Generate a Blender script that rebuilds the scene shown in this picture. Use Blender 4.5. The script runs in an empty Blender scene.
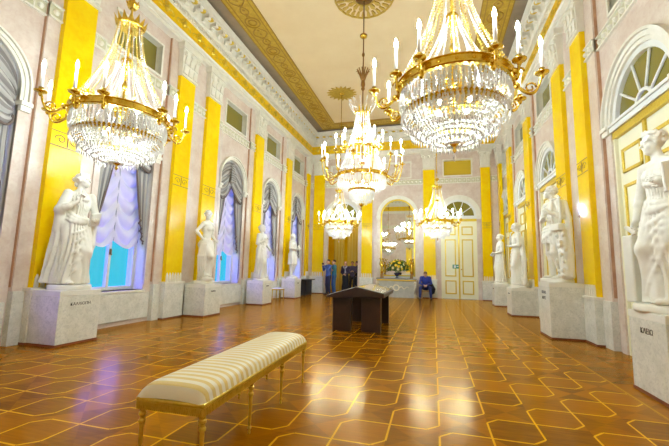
import bpy, math, random
import numpy as np
from mathutils import Vector, Matrix
random.seed(7); np.random.seed(7)
PI = math.pi
SC = bpy.context.scene
COL = SC.collection

# ---------------------------------------------------------------- camera, world, exposure
cam_d = bpy.data.cameras.new('camera'); cam = bpy.data.objects.new('camera', cam_d); COL.objects.link(cam)
cam_d.sensor_width = 36.0; cam_d.lens = 356.57/669*36; cam_d.clip_start = 0.05
def cam_axes(yaw, pitch, roll):
    f = Vector((-math.sin(yaw)*math.cos(pitch), math.cos(yaw)*math.cos(pitch), math.sin(pitch)))
    r = Vector((math.cos(yaw), math.sin(yaw), 0)); u = r.cross(f)
    return r*math.cos(roll)+u*math.sin(roll), -r*math.sin(roll)+u*math.cos(roll), f
_r, _u, _f = cam_axes(0.271472, 0.125220, 0.022801)
M = Matrix((( _r.x, _u.x, -_f.x, 0), (_r.y, _u.y, -_f.y, 0), (_r.z, _u.z, -_f.z, 1.32), (0, 0, 0, 1)))
cam.matrix_world = M
SC.camera = cam
w = bpy.data.worlds.new('world'); SC.world = w; w.use_nodes = True
_n, _l = w.node_tree.nodes, w.node_tree.links            # evening sky: cyan haze at the horizon, deep violet-blue overhead
_tc = _n.new('ShaderNodeTexCoord'); _sx = _n.new('ShaderNodeSeparateXYZ'); _l.new(_tc.outputs['Generated'], _sx.inputs[0])
_cr = _n.new('ShaderNodeValToRGB'); _e = _cr.color_ramp.elements
_e[0].position = 0.10; _e[0].color = (0.003, 0.060, 0.085, 1); _e[1].position = 0.32; _e[1].color = (0.15, 0.13, 1.0, 1)
_l.new(_sx.outputs['Z'], _cr.inputs['Fac']); _l.new(_cr.outputs['Color'], _n['Background'].inputs[0])
_n['Background'].inputs[1].default_value = 11.0
SC.view_settings.view_transform = 'Standard'; SC.view_settings.look = 'None'
SC.view_settings.gamma = 1; SC.view_settings.use_curve_mapping = False
SC.view_settings.exposure = 0.0
SC.cycles.sample_clamp_indirect = 4.0
SC.cycles.max_bounces = 10; SC.cycles.diffuse_bounces = 6; SC.cycles.caustics_reflective = False; SC.cycles.caustics_refractive = False
FLAME = 720.0      # radiance of one candle bulb
BASKET = 900.0     # lamps inside the crystal baskets

# ---------------------------------------------------------------- materials
MATS = {}
def new_mat(name):
    m = bpy.data.materials.new(name); m.use_nodes = True; MATS[name] = m
    return m, m.node_tree.nodes, m.node_tree.links, m.node_tree.nodes['Principled BSDF']
def plain(name, col, rough=0.5, metal=0.0, emit=None, strength=0, spec=0.5, trans=0.0, coat=0.0, sheen=0.0):
    m, n, l, b = new_mat(name)
    b.inputs['Base Color'].default_value = (*col, 1); b.inputs['Roughness'].default_value = rough
    b.inputs['Metallic'].default_value = metal; b.inputs['Specular IOR Level'].default_value = spec
    b.inputs['Transmission Weight'].default_value = trans; b.inputs['Coat Weight'].default_value = coat
    b.inputs['Sheen Weight'].default_value = sheen
    if emit:
        b.inputs['Emission Color'].default_value = (*emit, 1); b.inputs['Emission Strength'].default_value = strength
    return m
def mottled(name, c1, c2, scale=3.0, rough=0.3, detail=6, c3=None, vein=0.0, bump=0.0, metal=0.0, coat=0.0, mid=0.5):
    m, n, l, b = new_mat(name)
    tc = n.new('ShaderNodeTexCoord')
    nz = n.new('ShaderNodeTexNoise'); nz.inputs['Scale'].default_value = scale; nz.inputs['Detail'].default_value = detail
    nz.inputs['Roughness'].default_value = 0.62
    l.new(tc.outputs['Object'], nz.inputs['Vector'])
    cr = n.new('ShaderNodeValToRGB'); e = cr.color_ramp.elements
    e[0].position = 0.36; e[0].color = (*c1, 1); e[1].position = 0.66; e[1].color = (*c2, 1)
    l.new(nz.outputs['Fac'], cr.inputs['Fac']); out = cr.outputs['Color']
    if c3:
        n2 = n.new('ShaderNodeTexNoise'); n2.inputs['Scale'].default_value = scale*4.5; n2.inputs['Detail'].default_value = 5
        n2.inputs['Distortion'].default_value = 1.2
        l.new(tc.outputs['Object'], n2.inputs['Vector'])
        c2r = n.new('ShaderNodeValToRGB'); q = c2r.color_ramp.elements
        q[0].position = 0.46; q[0].color = (0, 0, 0, 1); q[1].position = 0.72; q[1].color = (1, 1, 1, 1)
        l.new(n2.outputs['Fac'], c2r.inputs['Fac'])
        mx = n.new('ShaderNodeMix'); mx.data_type = 'RGBA'; mx.inputs[7].default_value = (*c3, 1)
        ml = n.new('ShaderNodeMath'); ml.operation = 'MULTIPLY'; ml.inputs[1].default_value = vein
        l.new(c2r.outputs['Color'], ml.inputs[0]); l.new(ml.outputs[0], mx.inputs[0]); l.new(out, mx.inputs[6])
        out = mx.outputs[2]
    l.new(out, b.inputs['Base Color'])
    b.inputs['Roughness'].default_value = rough; b.inputs['Metallic'].default_value = metal; b.inputs['Coat Weight'].default_value = coat
    if bump:
        bp = n.new('ShaderNodeBump'); bp.inputs['Strength'].default_value = bump; bp.inputs['Distance'].default_value = 0.02
        l.new(nz.outputs['Fac'], bp.inputs['Height']); l.new(bp.outputs['Normal'], b.inputs['Normal'])
    return m
pink = mottled('pink_marble', (0.66, 0.54, 0.46), (0.78, 0.70, 0.62), 2.6, 0.28, c3=(0.58, 0.42, 0.36), vein=0.4)
shaded_pink = mottled('shaded_pink_marble', (0.42, 0.22, 0.12), (0.58, 0.34, 0.20), 4, 0.3)  # pink marble browned to paint in the shade of the step returns
yellow = mottled('yellow_scagliola', (0.90, 0.58, 0.0), (0.94, 0.70, 0.004), 1.6, 0.2, c3=(0.84, 0.46, 0.0), vein=0.35)
yellow.node_tree.nodes['Principled BSDF'].inputs['Specular IOR Level'].default_value = 0.3
frieze_m = mottled('yellow_frieze', (0.88, 0.54, 0.0), (0.92, 0.64, 0.004), 3, 0.4)
dado = mottled('pale_grey_marble', (0.72, 0.73, 0.65), (0.87, 0.87, 0.80), 5, 0.3, c3=(0.48, 0.49, 0.45), vein=0.5)
plaster = mottled('white_stucco', (0.78, 0.76, 0.66), (0.86, 0.84, 0.75), 6, 0.5)
stucco_shade = plain('stucco_ground', (0.62, 0.60, 0.42), 0.6)
statue_m = mottled('white_plaster', (0.84, 0.83, 0.74), (0.90, 0.89, 0.82), 4, 0.42)
ceil_m = mottled('ceiling_paint', (0.77, 0.61, 0.35), (0.81, 0.66, 0.40), 1.0, 0.7)
cove_shade_m = mottled('cove_painted_shade', (0.26, 0.20, 0.13), (0.32, 0.25, 0.17), 2, 0.7)  # dark brown paints the shade of the cove above the cornice
gold_paint = mottled('painted_gold', (0.48, 0.32, 0.03), (0.62, 0.42, 0.05), 9, 0.5, c3=(0.34, 0.20, 0.02), vein=0.6)
gold_paint_d = plain('painted_gold_line', (0.36, 0.21, 0.02), 0.5)
gold = mottled('gilt_bronze', (0.74, 0.50, 0.05), (0.88, 0.66, 0.12), 14, 0.26, metal=1.0)
gold_d = plain('dark_bronze', (0.30, 0.16, 0.05), 0.35, 0.9)
gilt = mottled('gilded_moulding', (0.70, 0.50, 0.04), (0.82, 0.62, 0.10), 30, 0.32, metal=0.55)
door_m = mottled('cream_lacquer', (0.92, 0.90, 0.64), (0.94, 0.92, 0.70), 2, 0.3)
white_lac = plain('white_lacquer', (0.80, 0.82, 0.80), 0.3)
olive_glass = plain('olive_window_glass', (0.22, 0.19, 0.03), 0.08, spec=0.9)
mirror_m = plain('mirror_glass', (0.88, 0.90, 0.84), 0.02, 1.0)
wax = plain('candle_white', (0.9, 0.86, 0.76), 0.5)
flame_m = plain('candle_bulb', (1, 1, 1), 0.5, emit=(0.85, 1.0, 1.05), strength=FLAME)
bulb_m = plain('basket_bulb', (1, 1, 1), 0.5, emit=(0.92, 1.0, 0.95), strength=BASKET)
def crystal_mat():
    m, n, l, b = new_mat('cut_crystal')
    b.inputs['Base Color'].default_value = (1, 0.98, 0.93, 1); b.inputs['Roughness'].default_value = 0.06
    b.inputs['Transmission Weight'].default_value = 0.22; b.inputs['IOR'].default_value = 1.55
    return m
crystal = crystal_mat()
amber = crystal_mat(); amber.name = 'amber_crystal'; amber.node_tree.nodes['Principled BSDF'].inputs['Base Color'].default_value = (0.92, 0.62, 0.12, 1)
def cloth(name, c1, c2=None, stripe=0, rough=0.8, trans=0.0, axis='X'):
    m, n, l, b = new_mat(name)
    b.inputs['Roughness'].default_value = rough; b.inputs['Sheen Weight'].default_value = 0.2
    out = None
    if c2:
        uv = n.new('ShaderNodeUVMap'); sx = n.new('ShaderNodeSeparateXYZ'); l.new(uv.outputs['UV'], sx.inputs[0])
        mu = n.new('ShaderNodeMath'); mu.operation = 'MULTIPLY'; mu.inputs[1].default_value = stripe; l.new(sx.outputs[axis], mu.inputs[0])
        fr = n.new('ShaderNodeMath'); fr.operation = 'FRACT'; l.new(mu.outputs[0], fr.inputs[0])
        cr = n.new('ShaderNodeValToRGB'); e = cr.color_ramp.elements; cr.color_ramp.interpolation = 'LINEAR'
        e[0].position = 0.0; e[0].color = (*c1, 1); e[1].position = 1.0; e[1].color = (*c1, 1)
        for p, c in ((0.40, c1), (0.46, c2), (0.90, c2), (0.96, c1)):
            k = e.new(p); k.color = (*c, 1)
        l.new(fr.outputs[0], cr.inputs['Fac']); l.new(cr.outputs['Color'], b.inputs['Base Color']); out = cr.outputs['Color']
    else:
        b.inputs['Base Color'].default_value = (*c1, 1)
    if trans:
        t = n.new('ShaderNodeBsdfTranslucent'); mx = n.new('ShaderNodeMixShader'); mx.inputs[0].default_value = trans
        t.inputs['Color'].default_value = (*c1, 1)
        if out: l.new(out, t.inputs['Color'])
        l.new(b.outputs[0], mx.inputs[1]); l.new(t.outputs[0], mx.inputs[2])
        l.new(mx.outputs[0], n['Material Output'].inputs['Surface'])
    return m
curtain_m = cloth('grey_striped_curtain', (0.54, 0.52, 0.49), (0.26, 0.25, 0.26), 6)
swag_m = cloth('grey_swag', (0.46, 0.44, 0.41), (0.24, 0.22, 0.21), 9, axis='Y')
fringe_m = plain('dark_fringe', (0.16, 0.12, 0.10), 0.9)
blind_m = cloth('pale_blind', (0.80, 0.74, 0.70), trans=0.22)
gold_curtain = cloth('gold_curtain', (0.74, 0.52, 0.03), (0.80, 0.66, 0.12), 9)
bench_m = cloth('cream_gold_stripe', (0.86, 0.82, 0.66), (0.72, 0.55, 0.16), 27, 0.5)
walnut = mottled('dark_walnut', (0.020, 0.007, 0.006), (0.036, 0.014, 0.010), 6, 0.3)
slope_m = plain('display_glass', (0.70, 0.71, 0.66), 0.15, spec=0.6, coat=0.6)
black_m = plain('black_lacquer', (0.015, 0.015, 0.018), 0.35)
skirt_m = plain('red_brown_skirting', (0.20, 0.05, 0.015), 0.4)
ink = plain('dark_lettering', (0.03, 0.025, 0.02), 0.5)
green_sign = plain('green_plastic', (0.01, 0.25, 0.14), 0.4)
def pane_mat():
    m, n, l, b = new_mat('window_glass')
    t = n.new('ShaderNodeBsdfTransparent'); t.inputs[0].default_value = (.93, .96, .96, 1); g = n.new('ShaderNodeBsdfGlossy'); g.inputs['Roughness'].default_value = .03
    mx = n.new('ShaderNodeMixShader'); mx.inputs[0].default_value = .06
    l.new(t.outputs[0], mx.inputs[1]); l.new(g.outputs[0], mx.inputs[2]); l.new(mx.outputs[0], n['Material Output'].inputs['Surface'])
    return m
pane_m = sky_pane = pane_mat()

def floor_mat():
    m, n, l, b = new_mat('parquet')
    tc = n.new('ShaderNodeTexCoord'); sp = n.new('ShaderNodeSeparateXYZ'); l.new(tc.outputs['Object'], sp.inputs[0])
    def mt(op, a, c=None, cl=False):
        q = n.new('ShaderNodeMath'); q.operation = op; q.use_clamp = cl
        for i, v in enumerate((a, c)):
            if v is None: continue
            if isinstance(v, (int, float)): q.inputs[i].default_value = v
            else: l.new(v, q.inputs[i])
        return q.outputs[0]
    S = 0.407
    u = mt('DIVIDE', mt('SUBTRACT', sp.outputs[0], 1.66-S*40), S); v = mt('DIVIDE', mt('SUBTRACT', sp.outputs[1], 4.49-S*40), S)
    i = mt('FLOOR', u); j = mt('FLOOR', v); fu = mt('FRACT', u); fv = mt('FRACT', v)
    par = mt('MODULO', mt('ADD', i, j), 2.0)
    gu = mt('SUBTRACT', 1.0, fu); gv = mt('SUBTRACT', 1.0, fv); c = 0.25
    dTL = mt('MULTIPLY', mt('SUBTRACT', mt('ADD', fu, gv), c), 0.707); dBR = mt('MULTIPLY', mt('SUBTRACT', mt('ADD', gu, fv), c), 0.707)
    e_ = mt('MINIMUM', mt('MINIMUM', fu, gu), mt('MINIMUM', fv, gv))
    e_ = mt('MINIMUM', e_, mt('MINIMUM', dTL, dBR))
    d_even = mt('ABSOLUTE', e_)
    far = lambda cond: mt('MULTIPLY', cond, 5.0)
    oL = mt('ADD', fu, far(mt('LESS_THAN', fv, c))); oB = mt('ADD', fv, far(mt('LESS_THAN', fu, c)))
    oR = mt('ADD', gu, far(mt('GREATER_THAN', fv, 1-c))); oT = mt('ADD', gv, far(mt('GREATER_THAN', fu, 1-c)))
    d_odd = mt('MINIMUM', mt('MINIMUM', oL, oR), mt('MINIMUM', oB, oT))
    d = mt('ADD', mt('MULTIPLY', d_even, mt('SUBTRACT', 1.0, par)), mt('MULTIPLY', d_odd, par))
    line = mt('LESS_THAN', d, 0.021)
    # border: plain planks past the pattern
    bx = mt('MAXIMUM', mt('GREATER_THAN', sp.outputs[0], 2.06), mt('LESS_THAN', sp.outputs[0], -5.42))
    bl = mt('LESS_THAN', mt('ABSOLUTE', mt('SUBTRACT', mt('ABSOLUTE', mt('ADD', sp.outputs[0], 1.68)), 3.76)), 0.012)
    line = mt('MAXIMUM', mt('MULTIPLY', line, mt('SUBTRACT', 1.0, bx)), mt('MULTIPLY', bl, 0.35))
    # blocks: each hexagon and star gets its own tone, triangles inside
    tri = mt('GREATER_THAN', mt('ABSOLUTE', mt('SUBTRACT', fu, 0.5)), mt('ABSOLUTE', mt('SUBTRACT', fv, 0.5)))
    cv = n.new('ShaderNodeCombineXYZ'); l.new(i, cv.inputs[0]); l.new(j, cv.inputs[1])
    l.new(mt('MULTIPLY', mt('MULTIPLY', tri, par), 3.3), cv.inputs[2])
    wn = n.new('ShaderNodeTexWhiteNoise'); l.new(cv.outputs[0], wn.inputs[0])
    # grain
    mp = n.new('ShaderNodeMapping'); mp.inputs['Scale'].default_value = (3, 40, 1); l.new(tc.outputs['Object'], mp.inputs[0])
    g1 = n.new('ShaderNodeTexNoise'); g1.inputs['Scale'].default_value = 1.0; g1.inputs['Detail'].default_value = 5; l.new(mp.outputs[0], g1.inputs['Vector'])
    big = n.new('ShaderNodeTexNoise'); big.inputs['Scale'].default_value = 0.9; big.inputs['Detail'].default_value = 3; l.new(tc.outputs['Object'], big.inputs['Vector'])
    tone = mt('ADD', mt('MULTIPLY', wn.outputs['Value'], 0.34), mt('ADD', mt('MULTIPLY', g1.outputs['Fac'], 0.5), mt('MULTIPLY', big.outputs['Fac'], 0.3)))
    cr = n.new('ShaderNodeValToRGB'); q = cr.color_ramp.elements
    q[0].position = 0.30; q[0].color = (0.16, 0.050, 0.0, 1); q[1].position = 0.85; q[1].color = (0.42, 0.150, 0.0, 1)
    l.new(tone, cr.inputs['Fac'])
    mx = n.new('ShaderNodeMix'); mx.data_type = 'RGBA'; mx.inputs[7].default_value = (0.84, 0.44, 0.008, 1)
    l.new(line, mx.inputs[0]); l.new(cr.outputs['Color'], mx.inputs[6]); l.new(mx.outputs[2], b.inputs['Base Color'])
    b.inputs['Specular IOR Level'].default_value = 0.16; b.inputs['Roughness'].default_value = 0.25; b.inputs['Coat Weight'].default_value = 0.0; b.inputs['Coat Roughness'].default_value = 0.16
    b.inputs['Specular IOR Level'].default_value = 0.0                     # amber varnish over the wood
    gl = n.new('ShaderNodeBsdfGlossy'); gl.inputs['Color'].default_value = (1.0, 0.74, 0.36, 1); gl.inputs['Roughness'].default_value = 0.19
    fr = n.new('ShaderNodeFresnel'); fr.inputs['IOR'].default_value = 1.42; ms = n.new('ShaderNodeMixShader')
    l.new(fr.outputs[0], ms.inputs[0]); l.new(b.outputs[0], ms.inputs[1]); l.new(gl.outputs[0], ms.inputs[2]); l.new(ms.outputs[0], n['Material Output'].inputs['Surface'])
    bp = n.new('ShaderNodeBump'); bp.inputs['Strength'].default_value = 0.06; bp.inputs['Distance'].default_value = 0.01
    l.new(big.outputs['Fac'], bp.inputs['Height']); l.new(bp.outputs['Normal'], b.inputs['Normal'])
    return m
parquet = floor_mat()

# ---------------------------------------------------------------- mesh helpers
class MB:
    def __init__(s): s.v = []; s.f = []; s.uv = {}
    def add(s, vs, fs):
        o = len(s.v); s.v += [tuple(p) for p in vs]; s.f += [tuple(i+o for i in f) for f in fs]; return s
    def box(s, x0, x1, y0, y1, z0, z1):
        vs = [(x, y, z) for z in (z0, z1) for y in (y0, y1) for x in (x0, x1)]
        return s.add(vs, [(0, 2, 3, 1), (4, 5, 7, 6), (0, 1, 5, 4), (2, 6, 7, 3), (0, 4, 6, 2), (1, 3, 7, 5)])
    def tbox(s, x0, x1, y0, y1, z0, z1, e):   # box flaring by e at the top
        vs = [(x0, y0, z0), (x1, y0, z0), (x0, y1, z0), (x1, y1, z0), (x0-e, y0-e, z1), (x1+e, y0-e, z1), (x0-e, y1, z1), (x1+e, y1, z1)]
        return s.add(vs, [(0, 2, 3, 1), (4, 5, 7, 6), (0, 1, 5, 4), (2, 6, 7, 3), (0, 4, 6, 2), (1, 3, 7, 5)])
    def lathe(s, prof, n=16, c=(0, 0, 0), fold=0, amp=0.0):
        vs = []; m = len(prof)
        for k in range(n):
            a = 2*PI*k/n
            for r, z in prof:
                rr = r*(1+amp*math.cos(fold*a)) if fold else r
                vs.append((c[0]+rr*math.cos(a), c[1]+rr*math.sin(a), c[2]+z))
        fs = [(k*m+i, ((k+1) % n)*m+i, ((k+1) % n)*m+i+1, k*m+i+1) for k in range(n) for i in range(m-1)]
        return s.add(vs, fs)
    def tube(s, pts, r, n=8, cap=True):
        pts = [Vector(p) for p in pts]; m = len(pts); rs = r if isinstance(r, (list, tuple)) else [r]*m
        vs = []; up = Vector((0, 0, 1))
        for i, p in enumerate(pts):
            t = (pts[min(i+1, m-1)]-pts[max(i-1, 0)]).normalized()
            a = t.cross(up)
            if a.length < 0.05: a = t.cross(Vector((1, 0, 0)))
            a.normalize(); b = t.cross(a)
            for k in range(n):
                q = 2*PI*k/n; vs.append(p+(a*math.cos(q)+b*math.sin(q))*rs[i])
        fs = [(i*n+k, i*n+(k+1) % n, (i+1)*n+(k+1) % n, (i+1)*n+k) for i in range(m-1) for k in range(n)]
        if cap: fs += [tuple(range(n-1, -1, -1)), tuple((m-1)*n+k for k in range(n))]
        return s.add(vs, fs)
    def octa(s, c, r, h=None):
        h = h or r; x, y, z = c
        return s.add([(x+r, y, z), (x, y+r, z), (x-r, y, z), (x, y-r, z), (x, y, z+h), (x, y, z-h)],
                     [(0, 1, 4), (1, 2, 4), (2, 3, 4), (3, 0, 4), (1, 0, 5), (2, 1, 5), (3, 2, 5), (0, 3, 5)])
    def ball(s, c, r, n=10, m=6, sz=1.0):
        return s.lathe([(max(1e-4, r*math.sin(PI*i/m)), -r*sz*math.cos(PI*i/m)) for i in range(m+1)], n, c)
    def grid(s, fn, nu, nv, uv=False):
        o = len(s.v)
        for i in range(nu+1):
            for j in range(nv+1):
                s.v.append(tuple(fn(i/nu, j/nv)))
                if uv: s.uv[len(s.v)-1] = (i/nu, j/nv)
        w_ = nv+1
        s.f += [(o+i*w_+j, o+(i+1)*w_+j, o+(i+1)*w_+j+1, o+i*w_+j+1) for i in range(nu) for j in range(nv)]
        return s
    def prism(s, poly, y0, y1):      # polygon in xz, extruded along y
        n = len(poly); vs = [(x, y0, z) for x, z in poly]+[(x, y1, z) for x, z in poly]
        return s.add(vs, [tuple(range(n)), tuple(range(2*n-1, n-1, -1))]+[(k, k+n, (k+1) % n+n, (k+1) % n) for k in range(n)])
    def plate(s, poly, z0, z1):      # polygon in xy, extruded along z
        n = len(poly); vs = [(x, y, z0) for x, y in poly]+[(x, y, z1) for x, y in poly]
        return s.add(vs, [tuple(range(n-1, -1, -1)), tuple(range(n, 2*n))]+[(k, (k+1) % n, (k+1) % n+n, k+n) for k in range(n)])
    def arch_band(s, cx, r0, r1, zs, y0, y1, n=24, legs=0.0):   # ring r0..r1 over the springing zs, straight legs below
        a = [(cx+r*math.cos(t), zs+r*math.sin(t)) for r in (r0, r1) for t in [PI*k/n for k in range(n+1)]]
        inn, out = a[:n+1], a[n+1:]
        if legs:
            inn = [(cx+r0, zs-legs)]+inn+[(cx-r0, zs-legs)]; out = [(cx+r1, zs-legs)]+out+[(cx-r1, zs-legs)]
        m = len(inn); vs = [(x, y, z) for y in (y0, y1) for P in (inn, out) for x, z in P]
        fs = []
        for k in range(m-1):
            i0, o0, i1, o1 = k, m+k, 2*m+k, 3*m+k
            fs += [(i0, i0+1, o0+1, o0), (i1, o1, o1+1, i1+1), (o0, o0+1, o1+1, o1), (i0, i1, i1+1, i0+1)]
        fs += [(0, m, 3*m, 2*m), (m-1, 3*m-1, 4*m-1, 2*m-1)][0:2]
        return s.add(vs, fs)
    def lunette(s, cx, r, zs, y, n=24):
        vs = [(cx, y, zs)]+[(cx+r*math.cos(PI*k/n), y, zs+r*math.sin(PI*k/n)) for k in range(n+1)]
        return s.add(vs, [(0, k+2, k+1) for k in range(n)])
    def mesh(s, name, mat=None, smooth=False):
        me = bpy.data.meshes.new(name); me.from_pydata([tuple(map(float, p)) for p in s.v], [], s.f); me.update()
        if s.uv:
            ul = me.uv_layers.new(name='UVMap')
            for lp in me.loops: ul.data[lp.index].uv = s.uv.get(lp.vertex_index, (0, 0))
        if mat: me.materials.append(mat)
        if smooth: me.polygons.foreach_set('use_smooth', [True]*len(me.polygons))
        return me
    def build(s, name, mat, parent=None, smooth=False):
        return link(name, s.mesh(name, mat, smooth), parent)
def link(name, me, parent=None):
    o = bpy.data.objects.new(name, me); COL.objects.link(o)
    if parent: o.parent = parent
    return o
def bevel(o, w=0.01, seg=2):
    m = o.modifiers.new('edge', 'BEVEL'); m.width = w; m.segments = seg; m.limit_method = 'ANGLE'; return o
def empty(name, loc, rz=0.0):
    o = bpy.data.objects.new(name, None); o.empty_display_size = 0.1; COL.objects.link(o); o.location = loc; o.rotation_euler = (0, 0, rz); return o
def tag(o, label=None, cat=None, group=None, kind=None):
    if label: o['label'] = label
    if cat: o['category'] = cat
    if group: o['group'] = group
    if kind: o['kind'] = kind
    return o
def copy_tree(o, parent=None):
    c = o.copy(); COL.objects.link(c)
    if parent: c.parent = parent
    for ch in list(o.children): copy_tree(ch, c)
    return c
def text(body, size, parent, loc, mat, name='inscription'):
    cu = bpy.data.curves.new(name, 'FONT'); cu.body = body; cu.size = size; cu.align_x = 'CENTER'; cu.extrude = 0.002
    t = bpy.data.objects.new(name, cu); COL.objects.link(t)
    me = bpy.data.meshes.new_from_object(t); bpy.data.objects.remove(t); me.materials.clear(); me.materials.append(mat)
    o = link(name, me, parent); o.location = loc; o.rotation_euler = (PI/2, 0, 0); return o

# wall frames: local x runs along the wall, +y goes into the wall, y = 0 is the pilaster face
XL, XR, YB, YN = -6.30, 2.93, 17.78, -1.3
def frame(wall, u):
    return {'left': ((XL, u, 0), PI/2), 'right': ((XR, u, 0), -PI/2), 'back': ((u, YB, 0), 0.0), 'near': ((u, YN, 0), PI)}[wall]
def framed(name, wall, u):
    loc, rz = frame(wall, u); return empty(name, loc, rz)
PIER, BAY = 0.10, 0.18
ZTOP = 7.35
# ---------------------------------------------------------------- architecture helpers
def run(mb, prof, x0, x1):           # (y, z) profile extruded along x
    n = len(prof); vs = [(x0, y, z) for y, z in prof]+[(x1, y, z) for y, z in prof]
    return mb.add(vs, [tuple(range(n)), tuple(range(2*n-1, n-1, -1))]+[(k, k+n, (k+1) % n+n, (k+1) % n) for k in range(n)])
def arch_wall(mb, rv, x0, x1, z1, cx, r, zb, zs, y, depth, n=24):
    yb = y+depth
    mb.add([(x0, y, 0), (cx-r, y, 0), (cx-r, y, z1), (x0, y, z1)], [(0, 1, 2, 3)])
    mb.add([(cx+r, y, 0), (x1, y, 0), (x1, y, z1), (cx+r, y, z1)], [(0, 1, 2, 3)])
    if zb > 0: mb.add([(cx-r, y, 0), (cx+r, y, 0), (cx+r, y, zb), (cx-r, y, zb)], [(0, 1, 2, 3)])
    arc = [(cx+r*math.cos(PI*k/n), zs+r*math.sin(PI*k/n)) for k in range(n+1)]
    for (xa, za), (xb, zb2) in zip(arc, arc[1:]):
        mb.add([(xa, y, za), (xb, y, zb2), (xb, y, z1), (xa, y, z1)], [(0, 1, 2, 3)])
        rv.add([(xa, y, za), (xb, y, zb2), (xb, yb, zb2), (xa, yb, za)], [(0, 1, 2, 3)])
    for s in (-1, 1): rv.add([(cx+s*r, y, zb), (cx+s*r, yb, zb), (cx+s*r, yb, zs), (cx+s*r, y, zs)], [(0, 1, 2, 3)])
    rv.add([(cx-r, y, zb), (cx+r, y, zb), (cx+r, yb, zb), (cx-r, yb, zb)], [(0, 1, 2, 3)])
def rect_wall(mb, rv, x0, x1, z0, z1, a0, a1, b0, b1, y, depth):
    for q in ((x0, a0, z0, z1), (a1, x1, z0, z1), (a0, a1, z0, b0), (a0, a1, b1, z1)):
        mb.add([(q[0], y, q[2]), (q[1], y, q[2]), (q[1], y, q[3]), (q[0], y, q[3])], [(0, 1, 2, 3)])
    yb = y+depth
    for p, q in (((a0, b0), (a1, b0)), ((a1, b0), (a1, b1)), ((a1, b1), (a0, b1)), ((a0, b1), (a0, b0))):
        rv.add([(p[0], y, p[1]), (q[0], y, q[1]), (q[0], yb, q[1]), (p[0], yb, p[1])], [(0, 1, 2, 3)])
def relief_band(mbp, mbg, x0, x1, y):
    mbg.box(x0, x1, y-0.015, y+0.05, 5.58, 5.80)
    for z in (5.555, 5.80): mbp.box(x0, x1, y-0.05, y+0.05, z, z+0.03)
    k = max(1, int((x1-x0)/0.20)); st = (x1-x0)/k
    for i in range(k):
        xc = x0+(i+0.5)*st
        mbp.ball((xc, y-0.015, 5.69), 0.055, 8, 4, 1.0)
        mbp.box(xc+st*0.5-0.012, xc+st*0.5+0.012, y-0.03, y, 5.60, 5.79)
LU = 0.64
def make_wall(name, key, x0, x1, bays, panes=None):
    """bays: (centre, half width, opening radius, springing z, sill z, reveal depth)"""
    o = empty(name, *frame(key, 0)); tag(o, kind='structure')
    w_, rv, dd, bp, bg, rt = [MB() for _ in range(6)]
    bays = sorted(bays); edges = [x0]
    for b in bays: edges += [b[0]-b[1], b[0]+b[1]]
    edges.append(x1)
    for a, b in zip(edges[::2], edges[1::2]):
        if b-a < 0.01: continue
        w_.box(a, b, PIER, 0.7, 0.84, ZTOP); dd.box(a, b, PIER-0.03, 0.7, 0, 0.84)
        relief_band(bp, bg, a, b, PIER)
        for s, e in ((1, a), (-1, b)):      # narrow step beside every bay, its shade painted as brown
            if e not in (x0, x1): rt.box(e-0.004 if s > 0 else e-0.05, e+0.05 if s > 0 else e+0.004, PIER+0.03, BAY+0.02, 0.9, 7.12)
    for c, h, r, zs, zb, dp in bays:
        arch_wall(w_, rv, c-h, c+h, 5.85, c, r, zb, zs, BAY, dp)
        uh = min(LU, h-0.2); rect_wall(w_, rv, c-h, c+h, 5.85, ZTOP, c-uh, c+uh, 5.95, 6.72, BAY, 0.16)
        for z0, z1, xa, xb in ((5.90, 5.95, -uh-.05, uh+.05), (6.72, 6.77, -uh-.05, uh+.05), (5.95, 6.72, -uh-.05, -uh), (5.95, 6.72, uh, uh+.05)):
            bp.box(c+xa, c+xb, BAY-0.04, BAY+0.02, z0, z1)
        MB().box(c-uh-.02, c+uh+.02, BAY+0.15, BAY+0.19, 5.93, 6.74).build('upper_pane', (panes or {}).get(c, olive_glass), o)
        relief_band(bp, bg, c-h, c+h, BAY)
    w_.build('marble_facing', pink, o); rv.build('reveal', plaster, o); dd.build('dado', dado, o)
    bp.build('relief_band', plaster, o); bg.build('relief_ground', stucco_shade, o);
    rt.build('marble_step', shaded_pink, o)
    return o
TRIM = [0]
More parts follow.
